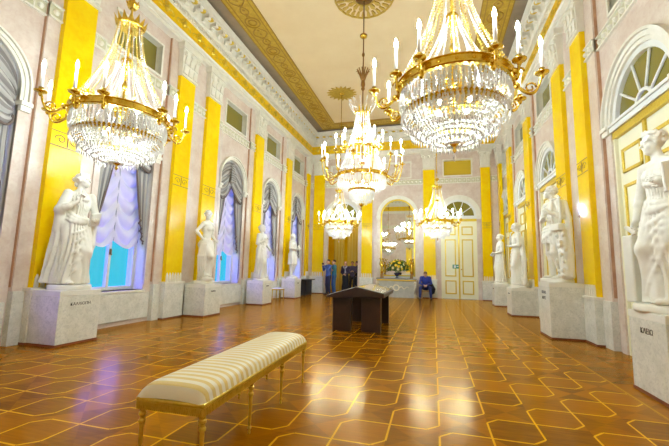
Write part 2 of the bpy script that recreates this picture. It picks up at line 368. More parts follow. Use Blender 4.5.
def pilaster(key, u, half, proj=0.10, zb=0.84):
    TRIM[0] += 1
    o = framed('trim_%d' % TRIM[0], key, u); tag(o, kind='structure')
    h = half
    MB().box(-h-.05, h+.05, -0.06, 0.12, 0.03, zb).build('plinth', dado, o)
    m = MB().box(-h-.07, h+.07, -0.08, 0.12, zb, zb+.05); m.build('plinth_cap', plaster, o)
    MB().box(-h-.055, h+.055, -0.065, 0.12, 0, 0.035).build('skirting', skirt_m, o)
    MB().box(-h, h, 0, 0.14, zb+.05, 6.26).build('shaft', yellow, o)
    p = MB(); k = 6                                        # row of upright palmettes at the foot
    for i in range(k):
        x = -h+(i+0.5)*2*h/k; s = h/k*0.62
        p.prism([(x-s, zb+.05), (x+s, zb+.05), (x+s*.8, zb+.20), (x, zb+.27), (x-s*.8, zb+.20)], -0.03, 0.0)
    p.build('palmette', plaster, o)
    q = MB()                                               # scroll ornament inlay at mid height
    for z in (3.32, 3.58): q.box(-h, h, -0.008, 0, z, z+.014)
    for s in (-1, 1):
        pts = [(s*h*(0.42+0.36*math.cos(t)*(1-t/9)), -0.006, 3.455+0.085*math.sin(t)*(1-t/9)) for t in [i*0.35 for i in range(22)]]
        q.tube(pts, 0.008, 4)
    q.tube([(0, -0.006, 3.35), (0, -0.006, 3.56)], 0.012, 4)
    q.build('inlay_scroll', gold_paint_d, o)
    c = MB()
    c.tbox(-h, h, -0.02, 0.14, 6.26, 6.98, 0.04); c.box(-h-.03, h+.03, -.05, .14, 6.24, 6.30); c.box(-h-.09, h+.09, -.10, .14, 6.98, 7.14)
    n = max(3, int(h*2/.17))
    for i in range(n):                                     # acanthus leaves, two rows, and volutes
        x = -h+(i+.5)*2*h/n; s = h/n*.8
        c.prism([(x-s, 6.32), (x+s, 6.32), (x+s*.7, 6.52), (x, 6.60), (x-s*.7, 6.52)], -.06, -.01)
        c.prism([(x-s, 6.58), (x+s, 6.58), (x+s*.6, 6.76), (x, 6.84), (x-s*.6, 6.76)], -.085, -.02)
    for s in (-1, 1):
        c.tube([(s*(h-.02+.09*math.cos(t)*(1-t/9)), -.07, 6.86+.10*math.sin(t)*(1-t/9)) for t in [i*.5 for i in range(15)]], .022, 5)
    c.ball((0, -.07, 6.90), .06, 8, 5)
    c.build('capital', plaster, o)
    return o
def arch_trim(mb, c, r, zs, y, wid, legs=0.25):
    mb.arch_band(c, r, r+wid*.35, zs, y-.03, y+.03, legs=legs); mb.arch_band(c, r+wid*.35, r+wid*.75, zs, y-.055, y+.02, legs=legs)
    mb.arch_band(c, r+wid*.75, r+wid, zs, y-.10, y+.02, legs=legs)
    for s in (-1, 1):
        a, b = sorted((c+s*(r-.015), c+s*(r+wid+.03))); z = zs-legs
        mb.box(a, b, y-.11, y+.05, z-.05, z+.02); mb.box(a+.015, b-.015, y-.08, y+.05, z-.14, z-.05)

# ---------------------------------------------------------------- floor and ceiling
tag(MB().box(-7.2, 3.6, YN-.3, 21.8, -0.1, 0).build('floor', parquet, None), kind='structure')
ce = tag(MB().box(-7.2, 3.6, YN-.3, 18.2, 8.60, 8.75).build('ceiling', ceil_m, None), kind='structure')
OX0, OX1, OY0, OY1 = XL+.72, XR-.72, YN+.5, YB-.45
IX0, IX1, IY0, IY1 = XL+1.56, XR-1.56, YN+1.2, YB-1.15
def ring_rect(mb, a, b, z0, z1):
    (ax0, ax1, ay0, ay1), (bx0, bx1, by0, by1) = a, b
    mb.box(ax0, bx0, ay0, ay1, z0, z1); mb.box(bx1, ax1, ay0, ay1, z0, z1); mb.box(bx0, bx1, ay0, by0, z0, z1); mb.box(bx0, bx1, by1, ay1, z0, z1)
g = MB(); ring_rect(g, (OX0, OX1, OY0, OY1), (IX0, IX1, IY0, IY1), 8.585, 8.61); g.build('gold_border', gold_paint, ce)
g = MB(); ring_rect(g, (-7.2, 3.6, YN-.3, 18.2), (OX0, OX1, OY0, OY1), 8.592, 8.62); g.build('cove_shade_field', cove_shade_m, ce)  # outer ceiling zone, cove shade put into its colour
g = MB()
for d in (0.0, 0.12, 0.70, 0.82):
    f = lambda a, b, d: a+(b-a)*d/.84
    A = (f(OX0, IX0, d), f(OX1, IX1, d), f(OY0, IY0, d), f(OY1, IY1, d)); B = (A[0]+.025, A[1]-.025, A[2]+.025, A[3]-.025)
    ring_rect(g, A, B, 8.57, 8.60)
def flat_ring(mb, x, y, r, z=8.577, w=.02, sx=1, sy=1):
    mb.tube([(x+sx*r*math.cos(2*PI*k/20), y+sy*r*math.sin(2*PI*k/20), z) for k in range(21)], w, 5, cap=False)
for X in ((OX0+IX0)/2, (OX1+IX1)/2):
    y = OY0+1.0
    k = 0
    while y < OY1-.5:
        if k % 2 == 0: flat_ring(g, X, y, .22); flat_ring(g, X, y, .12)
        else:
            for s in (-1, 1):
                g.tube([(X+s*(.05+.17*math.sin(t*2)), y-.45+.9*t/PI, 8.577) for t in [i*PI/14 for i in range(15)]], .018, 4)
            for t in range(5): g.octa((X, y-.36+.18*t, 8.577), .05, .015)
        y += .72; k += 1
x = OX0+1.2
k = 0
while x < OX1-1:
    Y = (OY1+IY1)/2
    if k % 2 == 0: flat_ring(g, x, Y, .2); flat_ring(g, x, Y, .11)
    else:
        for t in range(5): g.octa((x-.3+.15*t, Y, 8.577), .05, .015)
    x += .7; k += 1
g.build('border_scroll', gold_paint_d, ce)
def petal_ring(mb, c, r0, r1, n, wid, z):
    for k in range(n):
        a = 2*PI*k/n; d = Vector((math.cos(a), math.sin(a))); e = Vector((-d.y, d.x)); c2 = Vector(c)
        pts = [c2+d*r0-e*wid*.5, c2+d*(r0+.6*(r1-r0))-e*wid, c2+d*r1, c2+d*(r0+.6*(r1-r0))+e*wid, c2+d*r0+e*wid*.5]
        mb.plate([(p.x, p.y) for p in pts], z-.02, 8.60)
CH = {'A': (-3.93, 3.56), 'B': (0.22, 3.70), 'C': (-1.72, 8.65), 'D': (-3.62, 13.7), 'E': (0.16, 13.7)}
for k, (x, y) in CH.items():
    g = MB()
    if k == 'C':
        for r in (.30, .80): flat_ring(g, x, y, r, 8.585, .03)
        petal_ring(g, (x, y), .30, .55, 16, .06, 8.585); petal_ring(g, (x, y), .56, .80, 28, .05, 8.59)
    else:
        petal_ring(g, (x, y), .10, .62, 18, .075, 8.58); g.lathe([(0.001, 8.53), (.2, 8.56), (.24, 8.6)], 18, (x, y, 0))
    g.build('ceiling_rosette', gold_paint, ce)

# ---------------------------------------------------------------- walls
WINS = [3.23, 6.18, 10.38, 13.33, 16.28]
wl = make_wall('wall_left', 'left', YN-.2, YB+.2, [(c, .92, .70, 4.13, .73, .50) for c in WINS])
DOORS = [(6.30, 1.17, .93), (10.90, 1.06, .86), (13.85, 1.06, .86), (16.60, 1.06, .86)]
wr = make_wall('wall_right', 'right', -YB-.2, -YN+.2, [(-c, h, r, 3.95, 0, .10) for c, h, r in DOORS])
OPEN, MIRR, BDOOR = -4.58, -1.71, 1.18
wb = make_wall('wall_back', 'back', XL-.2, XR+.2, [(OPEN, 0.98, .86, 3.95, 0, .45), (MIRR, 1.22, .86, 3.98, .96, .05), (BDOOR, 1.02, .84, 3.93, 0, .10)], {OPEN: pink, MIRR: pink, BDOOR: plain('painted_gallery_light', (.62, .44, .03), .3)})  # flat gold on the door bay's upper pane paints the lit gallery behind
wn = make_wall('wall_near', 'near', -XR-.2, -XL+.2, [])
for c, hw in ((4.66, .29), (7.66, .29), (8.88, .31), (11.90, .29), (14.86, .26), (17.52, .2), (1.6, .29)): pilaster('left', c, hw)
for c, hw in ((8.10, .27), (9.36, .32), (12.40, .31), (15.28, .31), (17.5, .22), (3.9, .29), (2.0, .29)): pilaster('right', c, hw)
for c, hw in ((-5.84, .29), (-3.24, .27), (-.17, .28), (2.42, .21)): pilaster('back', c, hw)
for c in (-2.4, 0.6, 3.6, 5.9): pilaster('near', c, .3)
# entablature: architrave, frieze, dentils and cornice along each wall
for key, x0, x1 in (('left', YN, YB), ('right', -YB, -YN), ('back', XL, XR), ('near', -XR, -XL)):
    TRIM[0] += 1
    o = tag(framed('trim_%d' % TRIM[0], key, 0), kind='structure')
    m = MB(); run(m, [(-.03, 7.12), (-.03, 7.22), (-.06, 7.22), (-.06, 7.32), (-.10, 7.35), (.5, 7.35), (.5, 7.12)], x0-.1, x1+.1); m.build('architrave', plaster, o)
    m = MB(); run(m, [(-.02, 7.35), (-.02, 7.83), (.5, 7.83), (.5, 7.35)], x0-.1, x1+.1); m.build('frieze', frieze_m, o)
    m = MB(); n = int((x1-x0)/.62)
    for i in range(n):
        x = x0+(i+.5)*(x1-x0)/n
        m.ball((x, -.02, 7.59), .075, 8, 5)
        for s in (-1, 1):
            m.tube([(x+s*(.10+.085*(1-math.cos(t))), -.025, 7.58+.09*math.sin(t)*(1-t/8)) for t in [q*.5 for q in range(11)]], .018, 5)
            m.prism([(x+s*.03, 7.62), (x+s*.10, 7.70), (x+s*.02, 7.78)], -.045, -.02)
    m.build('frieze_ornament', gilt, o)
    m = MB(); n = int((x1-x0)/.10)
    for i in range(n):
        x = x0+i*(x1-x0)/n; m.box(x, x+.055, -.10, .02, 7.86, 7.96)
    m.build('dentil_course', plaster, o)
    m = MB(); run(m, [(-.04, 7.83), (-.05, 7.86), (-.05, 7.97), (-.12, 8.0), (-.14, 8.06), (-.16, 8.24), (-.37, 8.28), (-.37, 8.38), (-.42, 8.50), (.5, 8.50), (.5, 7.83)], x0-.4, x1+.4)
    n = int((x1-x0)/.36)
    for i in range(n):
        x = x0+(i+.5)*(x1-x0)/n
        m.box(x-.06, x+.06, -.35, -.14, 8.16, 8.27); m.tube([(x-.06, -.16, 8.12), (x+.06, -.16, 8.12)], .06, 8); m.tube([(x-.06, -.32, 8.17), (x+.06, -.32, 8.17)], .035, 8)
    m.build('cornice', plaster, o)
    m = MB()
    for i in range(n):
        x = x0+(i+1)*(x1-x0)/n
        m.ball((x, -.25, 8.265), .095, 10, 5, .5)
    m.build('cornice_rosette', gilt, o)

# ---------------------------------------------------------------- windows of the left wall
def window(i, c):
    o = tag(framed('window_%d' % i, 'left', c), kind='structure')
    r, zs, zb = .70, 4.13, .73
    t = MB(); arch_trim(t, 0, r, zs, BAY, .13, .25); t.build('arch_moulding', plaster, o)
    for s in (-1, 1):
        a, b = sorted((s*r, s*(r+.13))); MB().box(a, b, BAY-.03, BAY+.03, .84, 3.75).build('jamb_strip', pink, o)
    MB().box(-r-.02, r+.02, BAY-.05, .66, zb-.05, zb).build('sill', plaster, o)
    p = MB().box(-r-.18, r+.18, BAY-.04, BAY+.05, .09, .67); bevel(p.build('parapet_panel', dado, o), .012)
    f = MB(); y0, y1 = .46, .54
    for x in (-r, -.035, r-.07): f.box(x, x+.07, y0, y1, zb, zs)
    for z in (zb, 2.55, zs-.04): f.box(-r, r, y0+.002, y1-.002, z, z+.08)
    f.arch_band(0, r-.07, r, zs, y0, y1)
    for k in (1, 2, 3):
        a = PI*k/4; f.tube([(.1*math.cos(a), .5, zs+.1*math.sin(a)), ((r-.04)*math.cos(a), .5, zs+(r-.04)*math.sin(a))], .02, 6)
    f.build('frame', white_lac, o)
    h = MB().box(-.012, .012, .42, .46, 1.5, 1.62); h.ball((0, .42, 1.5), .02); h.build('handle', gold_d, o)
    for xa, xb in ((-r+.07, -.035), (.035, r-.07)):
        MB().box(xa, xb, .50, .51, zb+.08, 2.55).build('pane', pane_m, o)
        MB().box(xa, xb, .50, .51, 2.63, zs-.04).build('upper_pane', sky_pane, o)
    l = MB(); l.lunette(0, r-.06, zs+.02, .505); l.build('fan_pane', sky_pane, o)
WHERE = ['at the left photo edge', 'beside the muse with the tablet', 'past the bare-armed statue', 'behind the fully wrapped statue', 'by the short-tunic statue']
def drape(c, where, i):
    o = framed('curtain', 'left', c)
    tag(o, 'grey swagged curtain with fringed tails on the window '+where, 'curtain', 'swagged curtains of the window wall')
    r, zs = .69, 4.13
    def hullup(a): return (r*math.sin(a), zs+r*math.cos(a))
    m = MB()
    for s in (-1, 1):                          # two drooping swags gathered at the crown of the arch
        def fn(u, v, s=s):
            a = u*PI*.5; x0, z0 = hullup(a)
            lo = 3.50+.16*(1-math.sin(PI*u))+.30*(1-u)**2  # lower hull
            x = s*x0*(1-.02*v); z = z0+(lo-z0)*v - .10*math.sin(PI*u)*v
            fold = .085*abs(math.sin(PI*(5.5*v+.5*math.sin(PI*u))))*min(1, 3*u+.2)*(1-.25*u)
            return (x, .28-fold-.05*math.sin(PI*u)*v, z)
        m.grid(fn, 22, 66, True)
    sw = m.build('swag', swag_m, o, True)
    k = MB()                                   # bow that falls from the centre
    def bow(u, v):
        x = (u-.5)*(.07+.26*v); z = zs+r-.03-.72*v-.05*abs(u-.5)
        return (x, .17-.035*math.cos(u*PI*6)*v, z)
    k.grid(bow, 24, 10, True); k.build('bow', swag_m, o, True)
    fr = MB()
    for s in (-1, 1):
        pts = []
        for q in range(19):
            u = q/18; a = u*PI*.5; x0, z0 = hullup(a); lo = 3.50+.16*(1-math.sin(PI*u))+.30*(1-u)**2
            pts.append((s*x0*.98, .215-.05*math.sin(PI*u), lo-.10*math.sin(PI*u)-.012))
        fr.tube(pts, .022, 6)
    fr.build('fringe', fringe_m, o)
    for s in (-1, 1):                          # stepped side tails
        t = MB()
        def tail(u, v, s=s):
            wd = .40*(1-.62*v**1.3); zt = 3.82; L = 1.45+.60*u
            x = s*(r-.015-(1-u)*wd); z = zt-L*v
            return (x, .30-.035*math.sin(u*PI*7)*(.5+.5*v)-.03, z)
        t.grid(tail, 28, 14, True); tl = t.build('tail', curtain_m, o, True)
        f2 = MB().tube([tuple(Vector(tail(0, v/16))+Vector((0, -.012, 0))) for v in range(17)]+[tuple(Vector(tail(q/10, 1))) for q in range(11)], .024, 5)
        f2.build('fringe', fringe_m, tl)
    return o
def blind(c, where):
    o = framed('festoon_blind', 'left', c)
    tag(o, 'pale ruched festoon blind in the window '+where, 'blind', 'festoon blinds of the window wall')
    m = MB()
    def fn(u, v):
        x = -.66+1.32*u; sc = abs(math.sin(PI*2*u))          # two scallops
        z0 = 1.80-.16*sc; z = z0+(4.30-z0)*v
        ph = 8.0*v+.75*sc
        y = .43-.10*abs(math.sin(PI*ph))**.8*(.30+.70*sc)-.015*math.cos(PI*8*u)
        return (x, y, z)
    m.grid(fn, 56, 130, True); m.build('ruched_cloth', blind_m, o, True)
    MB().box(-.67, .67, .40, .45, 4.30, 4.36).build('head_rail', white_lac, o)
    t = MB()
    for x in (-.33, 0.33): pass
    for x in (-.66, 0, .66): t.tube([(x, .40, 1.80), (x, .395, 3.0), (x, .40, 4.3)], .012, 5)
    t.build('gather_tape', swag_m, o)
for i, c in enumerate(WINS):
    window(i+1, c); drape(c, WHERE[i], i); blind(c, WHERE[i])

# ---------------------------------------------------------------- doors
def door(i, key, c, r, zs, hw, wid, depth, gilded=True):
    o = tag(framed('door_%d' % i, key, c), kind='structure')
    yd = BAY+depth-.04
    t = MB(); arch_trim(t, 0, r, zs, BAY, wid, .02); t.build('arch_moulding', plaster, o)
    for s in (-1, 1):
        a, b = sorted((s*r, s*(r+wid*.8))); MB().box(a, b, BAY-.03, BAY+.03, .0, zs-.15).build('jamb_strip', pink, o)
    tr = MB().box(-r, r, BAY-.05, yd+.05, zs-.14, zs-.03); tr.box(-r, r, BAY-.08, yd, zs-.05, zs); tr.build('transom', white_lac, o)
    MB().box(-r, r, BAY-.01, yd+.03, zs-.26, zs-.14).build('transom_strip', gilt, o)
    f = MB(); f.arch_band(0, r-.10, r+.01, zs, BAY+.01, yd+.04); f.arch_band(0, .20, .25, zs, yd-.02, yd+.03)
    for k in range(1, 5):
        a = PI*k/5; f.tube([(.23*math.cos(a), yd, zs+.23*math.sin(a)), ((r-.06)*math.cos(a), yd, zs+(r-.06)*math.sin(a))], .022, 6)
    f.build('fan_frame', white_lac, o)
    l = MB(); l.lunette(0, r-.05, zs, yd+.02); l.build('fan_pane', olive_glass, o)
    top = zs-.26
    for s in (-1, 1):
        a, b = sorted((s*hw, s*r)); MB().box(a, b, BAY, yd+.04, 0, top).build('casing', door_m, o)
    for s in (-1, 1):
        a, b = sorted((s*.004, s*hw)); lf = MB().box(a, b, yd-.01, yd+.05, .01, top)
        lo = bevel(lf.build('leaf', door_m, o), .006)
        e = .055; xa, xb = a+.13, b-.12
        if s < 0: xa, xb = a+.12, b-.13
        for z0, z1 in ((.22, .86), (1.04, top-.86), (top-.66, top-.24)):
            g = MB()
            for q in ((xa, xb, z0, z0+e), (xa, xb, z1-e, z1), (xa, xa+e, z0, z1), (xb-e, xb, z0, z1)): g.box(q[0], q[1], yd-.035, yd, q[2], q[3])
            bevel(g.build('panel_moulding', gilt, lo), .008)
    MB().box(-.035, .035, yd-.04, yd, .01, top).build('astragal', gilt, o)
    h = MB(); h.lathe([(.0, -.0), (.02, .0), (.02, .02), (.012, .04), (.03, .06), (.001, .08)], 10); h.v = [(x+.09, yd-.01-z, 1.38+y) for x, y, z in h.v]
    h.build('handle', gold, o)
    return o, yd
for i, (c, h, r) in enumerate(DOORS): door(i+1, 'right', c, r-.03, 3.95, r-.08, .20 if i == 0 else .17, .10)
bd, yd = door(5, 'back', BDOOR, .82, 3.93, .76, .20, .10)
m = MB().box(-.30, -.02, yd-.06, yd-.01, 1.42, 1.60); m.build('emergency_lock_cover', green_sign, bd)
m = MB().box(-.25, -.15, yd-.064, yd-.058, 1.45, 1.57); m.prism([(-.12, 1.50), (-.07, 1.50), (-.07, 1.47), (-.03, 1.52), (-.07, 1.57), (-.07, 1.54), (-.12, 1.54)], yd-.064, yd-.058); m.build('pictogram', white_lac, bd)
# open passage on the left of the end wall
o = tag(framed('door_6', 'back', OPEN), kind='structure')
t = MB(); arch_trim(t, 0, .86, 3.95, BAY, .13, .02); t.build('arch_moulding', plaster, o)
f = MB(); f.arch_band(0, .76, .86, 3.95, BAY+.05, BAY+.2); f.box(-.86, .86, BAY+.05, BAY+.2, 3.83, 3.95); f.arch_band(0, .2, .25, 3.95, BAY+.08, BAY+.14)
for k in range(1, 5):
    a = PI*k/5; f.tube([(.23*math.cos(a), BAY+.11, 3.95+.23*math.sin(a)), (.8*math.cos(a), BAY+.11, 3.95+.8*math.sin(a))], .022, 6)
f.build('fan_frame', white_lac, o)
l = MB(); l.lunette(0, .8, 3.95, BAY+.13); l.build('fan_pane', olive_glass, o)
# the room beyond the passage
tag(MB().box(-6.6, -2.6, 21.5, 21.6, 0, 5).build('wall_beyond', yellow, None), kind='structure')
s_ = MB().box(-6.7, -6.6, YB+.6, 21.6, 0, 5); s_.box(-2.6, -2.5, YB+.6, 21.6, 0, 5); tag(s_.build('wall_beyond_side', yellow, None), kind='structure')
tag(MB().box(-6.7, -2.5, YB+.5, 21.6, 5, 5.1).build('ceiling_beyond', plaster, None), kind='structure')

# mirror in the middle of the end wall
o = framed('wall_mirror', 'back', MIRR); tag(o, 'tall arched wall mirror above the grey console at the far end', 'mirror')
g = MB(); g.lunette(0, .80, 3.98, BAY+.03); g.add([(-.8, BAY+.03, 1.0), (.8, BAY+.03, 1.0), (.8, BAY+.03, 3.98), (-.8, BAY+.03, 3.98)], [(0, 1, 2, 3)]); g.build('glass', mirror_m, o)
g = MB().arch_band(0, .78, .86, 3.98, BAY-.02, BAY+.05, legs=3.0); g.box(-.86, .86, BAY-.02, BAY+.05, .97, 1.05); g.build('gilt_frame', gilt, o)
t = MB(); arch_trim(t, 0, .87, 3.98, BAY, .17, .02); t.build('arch_moulding', plaster, o)
for s in (-1, 1):
    a, b = sorted((s*.87, s*1.03)); MB().box(a, b, BAY-.03, BAY+.03, .9, 3.83).build('jamb_strip', pink, o)
# gold curtains hanging in the room beyond
for i, (x, wd, lab) in enumerate(((-5.35, .62, 'gold curtain in the room beyond the passage, next to its left jamb'), (-4.55, .62, 'gold curtain in the middle of the room beyond the passage'), (-3.75, .62, 'gold curtain in the room beyond the passage, next to its right jamb'))):
    m = MB(); m.grid(lambda u, v: (x-wd/2+wd*u, 20.4+.06*math.sin(u*PI*11)+.02*math.sin(u*23), .04+4.7*v), 60, 2, True)
    c = m.build('gold_curtain', gold_curtain, None, True); tag(c, lab, 'curtain', 'gold curtains beyond the passage')
# ---------------------------------------------------------------- chandeliers
def string_pts(p0, p1, sag, n):
    a, b = Vector(p0), Vector(p1)
    return [a.lerp(b, k/n)+Vector((0, 0, -sag*4*(k/n)*(1-k/n))) for k in range(n+1)]
def arm_parts(root, a, r0, z0, r1, zp, cand, dip=.12):
    ca, sa = math.cos(a), math.sin(a)
    P = lambda r, z: (r*ca, r*sa, z)
    m = MB(); pts = [P(r0, z0)]
    for q in range(1, 15):
        t = q/14; pts.append(P(r0+(r1-r0)*math.sin(t*PI/2)**.9, z0-dip*math.sin(PI*min(1, t*1.25))+(zp-z0)*max(0, (t-.35)/.65)**1.6))
    m.tube(pts, [.017]*8+[.014]*7, 6)
    rm = (r0+r1)/2+.02                                        # scroll curl and leaf
    m.tube([P(rm+.055*math.cos(t)*(1-t/10), z0-dip*.45+.055*math.sin(t)*(1-t/10)) for t in [k*.6 for k in range(13)]], .010, 5)
    m.ball(P(r0+.03, z0-.02), .035, 8, 5)
    arm = m.build('candle_arm', gold, root, True)
    c = P(r1, zp)
    MB().lathe([(.012, -.05), (.022, -.03), (.014, -.01), (.062, .0), (.066, .012), (.03, .012), (.024, .02), (.026, .055), (.001, .055)], 12, c).build('drip_pan', gold, arm, True)
    MB().lathe([(.001, .05), (.017, .05), (.016, .05+cand), (.001, .05+cand)], 8, c).build('candle', wax, arm, True)
    MB().lathe([(.001, .05+cand), (.013, .062+cand), (.019, .085+cand), (.012, .125+cand), (.001, .155+cand)], 8, c).build('flame_bulb', flame_m, arm, True)
def strand(root, pts, r, name='crystal_string', drop=0, mat=None):
    m = MB()
    for p in pts: m.octa(p, r, r*1.15)
    if drop: m.octa(Vector(pts[-1])-Vector((0, 0, .05)), r*1.1, .05)
    return m.build(name, mat or crystal, root)
def crown(root, z, r, n=12, name='crown', up=.12):
    m = MB().lathe([(.03, -.05), (r*.7, -.05), (r, -.01), (r*1.04, .02), (r*.9, .04), (.03, .05)], 20, (0, 0, z))
    for k in range(n):
        a = 2*PI*k/n; d = Vector((math.cos(a), math.sin(a), 0)); e = Vector((-d.y, d.x, 0)); p = d*r*.95+Vector((0, 0, z+.02))
        q = d*(r*1.22)+Vector((0, 0, z+up))
        m.add([p-e*r*.2, p+e*r*.2, q, p+d*.015-Vector((0, 0, .02))], [(0, 1, 2), (0, 2, 3), (1, 3, 2), (0, 3, 1)])
    return m.build(name, gold, root)
def gilt_ring(root, r, z, h, orn=24, name='gilt_ring'):
    m = MB().lathe([(r-.03, -h/2), (r+.012, -h/2), (r+.022, -h/2+.012), (r+.008, -h/2+.02), (r+.008, h/2-.02), (r+.022, h/2-.012), (r+.012, h/2), (r-.03, h/2), (r-.03, -h/2)], 48, (0, 0, z))
    for k in range(orn):
        a = 2*PI*k/orn; m.ball(((r+.004)*math.cos(a), (r+.004)*math.sin(a), z), .016, 6, 4, 1.2)
        if k % 3 == 0: m.octa(((r-.01)*math.cos(a), (r-.01)*math.sin(a), z+h/2+.03), .016, .045)
    return m.build(name, gold, root, False)
def basket(root, r, z, depth, ns, rows, name='crystal_basket', rb=.013, hang=.2):
    m = MB()
    for k in range(ns):
        a = 2*PI*k/ns
        for i in range(rows):
            t = i/(rows-1); zz = z-depth*t; rr = r*math.sqrt(max(0.02, 1-t**2.6))
            j = random.uniform(-.004, .004); m.octa(((rr+j)*math.cos(a), (rr+j)*math.sin(a), zz), rb*random.uniform(.8, 1.15), rb*1.3)
    for k in range(ns*2//3):                     # inner strands
        a = 2*PI*(k+.5)/(ns*2//3)
        for i in range(rows-2):
            t = i/(rows-1); m.octa((r*.78*math.sqrt(max(.02, 1-t**2.6))*math.cos(a), r*.78*math.sqrt(max(.02, 1-t**2.6))*math.sin(a), z-.02-depth*.9*t), rb*1.05, rb*1.3)
    for ring, (rr, zz, L) in enumerate(((r*1.02, z-.02, hang), (r*.98, z-depth*.42, hang*.6), (r*.80, z-depth*.70, hang*.55), (r*.45, z-depth*.92, hang*.5))):
        n = int(ns*1.2*rr/r)
        for k in range(n):
            a = 2*PI*(k+.5*(ring % 2))/n; m.octa((rr*math.cos(a), rr*math.sin(a), zz-L*.5*random.uniform(.8, 1.1)), .011, L*.42)
    return tag(m.build(name, crystal, root), kind='stuff')
def small_chandelier(loc):
    o = empty('chandelier', loc)
    gilt_ring(o, .56, 0, .10, 24); gilt_ring(o, .49, -.27, .055, 24, 'lower_ring')
    crown(o, 1.30, .17, 14)
    crown(o, 1.62, .07, 8, 'top_crown', .07)
    m = MB().tube([(0, 0, -.25), (0, 0, 5.5)], .014, 8); m.lathe([(.02, -.05), (.07, -.02), (.075, .03), (.02, .07)], 12, (0, 0, 3.6)); m.lathe([(.02, .0), (.16, .06), (.09, .09)], 14, (0, 0, 5.41))
    for z in (.2, .45, 1.05, 1.9, 2.6): m.lathe([(.016, -.05), (.035, 0), (.016, .05)], 10, (0, 0, z))
    m.build('rod', gold, o, True)
    MB().ball((0, 0, .78), .075, 14, 8, 1.1).build('gilt_ball', gold, o, True)
    MB().lathe([(.03, .16), (.10, .05), (.12, .0), (.05, -.06), (.02, -.10)], 12, (0, 0, .05)).build('centre_vase', gold, o, True)
    for k in range(22):
        a = 2*PI*(k+.5)/22; ca, sa = math.cos(a), math.sin(a)
        pts = []
        for i in range(38):
            t = i/37; r = .15+.40*(t**1.7); pts.append((r*ca, r*sa, 1.27-1.18*t))
        strand(o, pts, .0115, mat=amber if k % 3 else crystal)
    for k in range(12):                                        # short swags from the ball to the stem
        a = 2*PI*k/12
        strand(o, string_pts((.06*math.cos(a), .06*math.sin(a), .80), (.46*math.cos(a), .46*math.sin(a), .06), .10, 40), .0115, 'inner_string')
    basket(o, .54, -.04, .56, 64, 19, rb=.015)
    m = MB().lathe([(.001, -.70), (.022, -.67), (.010, -.64), (.03, -.62), (.05, -.60), (.02, -.56)], 12); m.build('finial', gold, o, True)
    m = MB(); m.octa((0, 0, -.74), .018, .05); m.build('drop', crystal, o)
    for d in (60, 90, 120, 210, 240, 300, 330): arm_parts(o, math.radians(d), .57, -.03, .645, .04, .24, .10)
    for d in (0, 30, 150, 180): arm_parts(o, math.radians(d), .57, -.02, .83, .06 if d % 180 == 0 else .0, .24)
    for k in range(4):
        a = PI/4+PI*k/2; MB().ball((.2*math.cos(a), .2*math.sin(a), -.2), .022, 8, 6).build('basket_lamp', bulb_m, o, True)
    return o
protoch = small_chandelier((*CH['A'], 3.20))
LAB = {'A': 'crystal chandelier in front of the window beside the tablet-holding muse', 'B': 'crystal chandelier cut by the top of the photo, nearest the white lacquered door',
       'D': 'small far crystal chandelier hanging in front of the open passage with people', 'E': 'small far crystal chandelier hanging in front of the closed double door'}
for k in 'ABDE':
    o = protoch if k == 'A' else copy_tree(protoch)
    o.location = (*CH[k], 3.20 if k in 'AB' else 3.10); o.rotation_euler = (0, 0, {'A': PI/3, 'B': 0, 'D': .15, 'E': -.1}[k])
    tag(o, LAB[k], 'chandelier', 'ring chandeliers with crystal baskets')
# the large two-tier chandelier in the middle of the hall
o = empty('chandelier', (*CH['C'], 3.62)); tag(o, 'large two-tier chandelier on a long rod in the middle of the hall', 'chandelier')
gilt_ring(o, .62, 0, .09, 36); gilt_ring(o, .40, .72, .06, 24, 'upper_ring'); gilt_ring(o, .32, -.36, .05, 20, 'lower_ring')
crown(o, 1.66, .20, 14, 'crown', .20); crown(o, 1.35, .12, 10, 'collar', .08)
m = MB().tube([(0, 0, -.45), (0, 0, 5.0)], .017, 8)
for z, r in ((3.84, .10), (3.3, .04), (2.35, .05), (1.0, .08), (.35, .09)): m.lathe([(.018, -.06), (r, -.01), (r, .02), (.018, .07)], 12, (0, 0, z))
m.lathe([(.02, .0), (.24, .08), (.12, .13)], 16, (0, 0, 4.86)); m.build('rod', gold_d, o, True)
MB().lathe([(.02, -.08), (.09, -.03), (.10, .02), (.02, .09)], 14, (0, 0, 3.84)).build('gilt_ball', gold, o, True)
m = MB()
for k in range(12):
    a = 2*PI*k/12
    m.tube([(.03*math.cos(a), .03*math.sin(a), 2.55), (.08*math.cos(a), .08*math.sin(a), 2.72), (.16*math.cos(a), .16*math.sin(a), 2.88), (.20*math.cos(a), .20*math.sin(a), 2.84)], [.012, .02, .016, .004], 5)
m.lathe([(.02, 2.35), (.06, 2.45), (.05, 2.58), (.02, 2.62)], 12); m.build('leaf_spray', gold_d, o, True)
for k in range(20):
    a = 2*PI*k/20; ca, sa = math.cos(a), math.sin(a)
    strand(o, [((.17+.22*t**1.6)*ca, (.17+.22*t**1.6)*sa, 1.62-.86*t) for t in [i/29 for i in range(30)]], .013)
for k in range(28):
    a = 2*PI*(k+.5)/28; ca, sa = math.cos(a), math.sin(a)
    strand(o, [((.40+.20*t**1.5)*ca, (.40+.20*t**1.5)*sa, .68-.62*t) for t in [i/21 for i in range(22)]], .014, 'lower_string')
for k in range(12):
    a = 2*PI*k/12; ca, sa = math.cos(a), math.sin(a)
    strand(o, [((.20+.16*math.sin(t*PI*.9))*ca, (.20+.16*math.sin(t*PI*.9))*sa, 1.66+.34*math.sin(t*PI*.75)) for t in [i/19 for i in range(20)]], .013, 'fountain_spray')
basket(o, .60, -.05, .34, 54, 11, 'crystal_basket', .014, .2); basket(o, .31, -.38, .30, 34, 10, 'lower_crystal_basket', .013, .15)
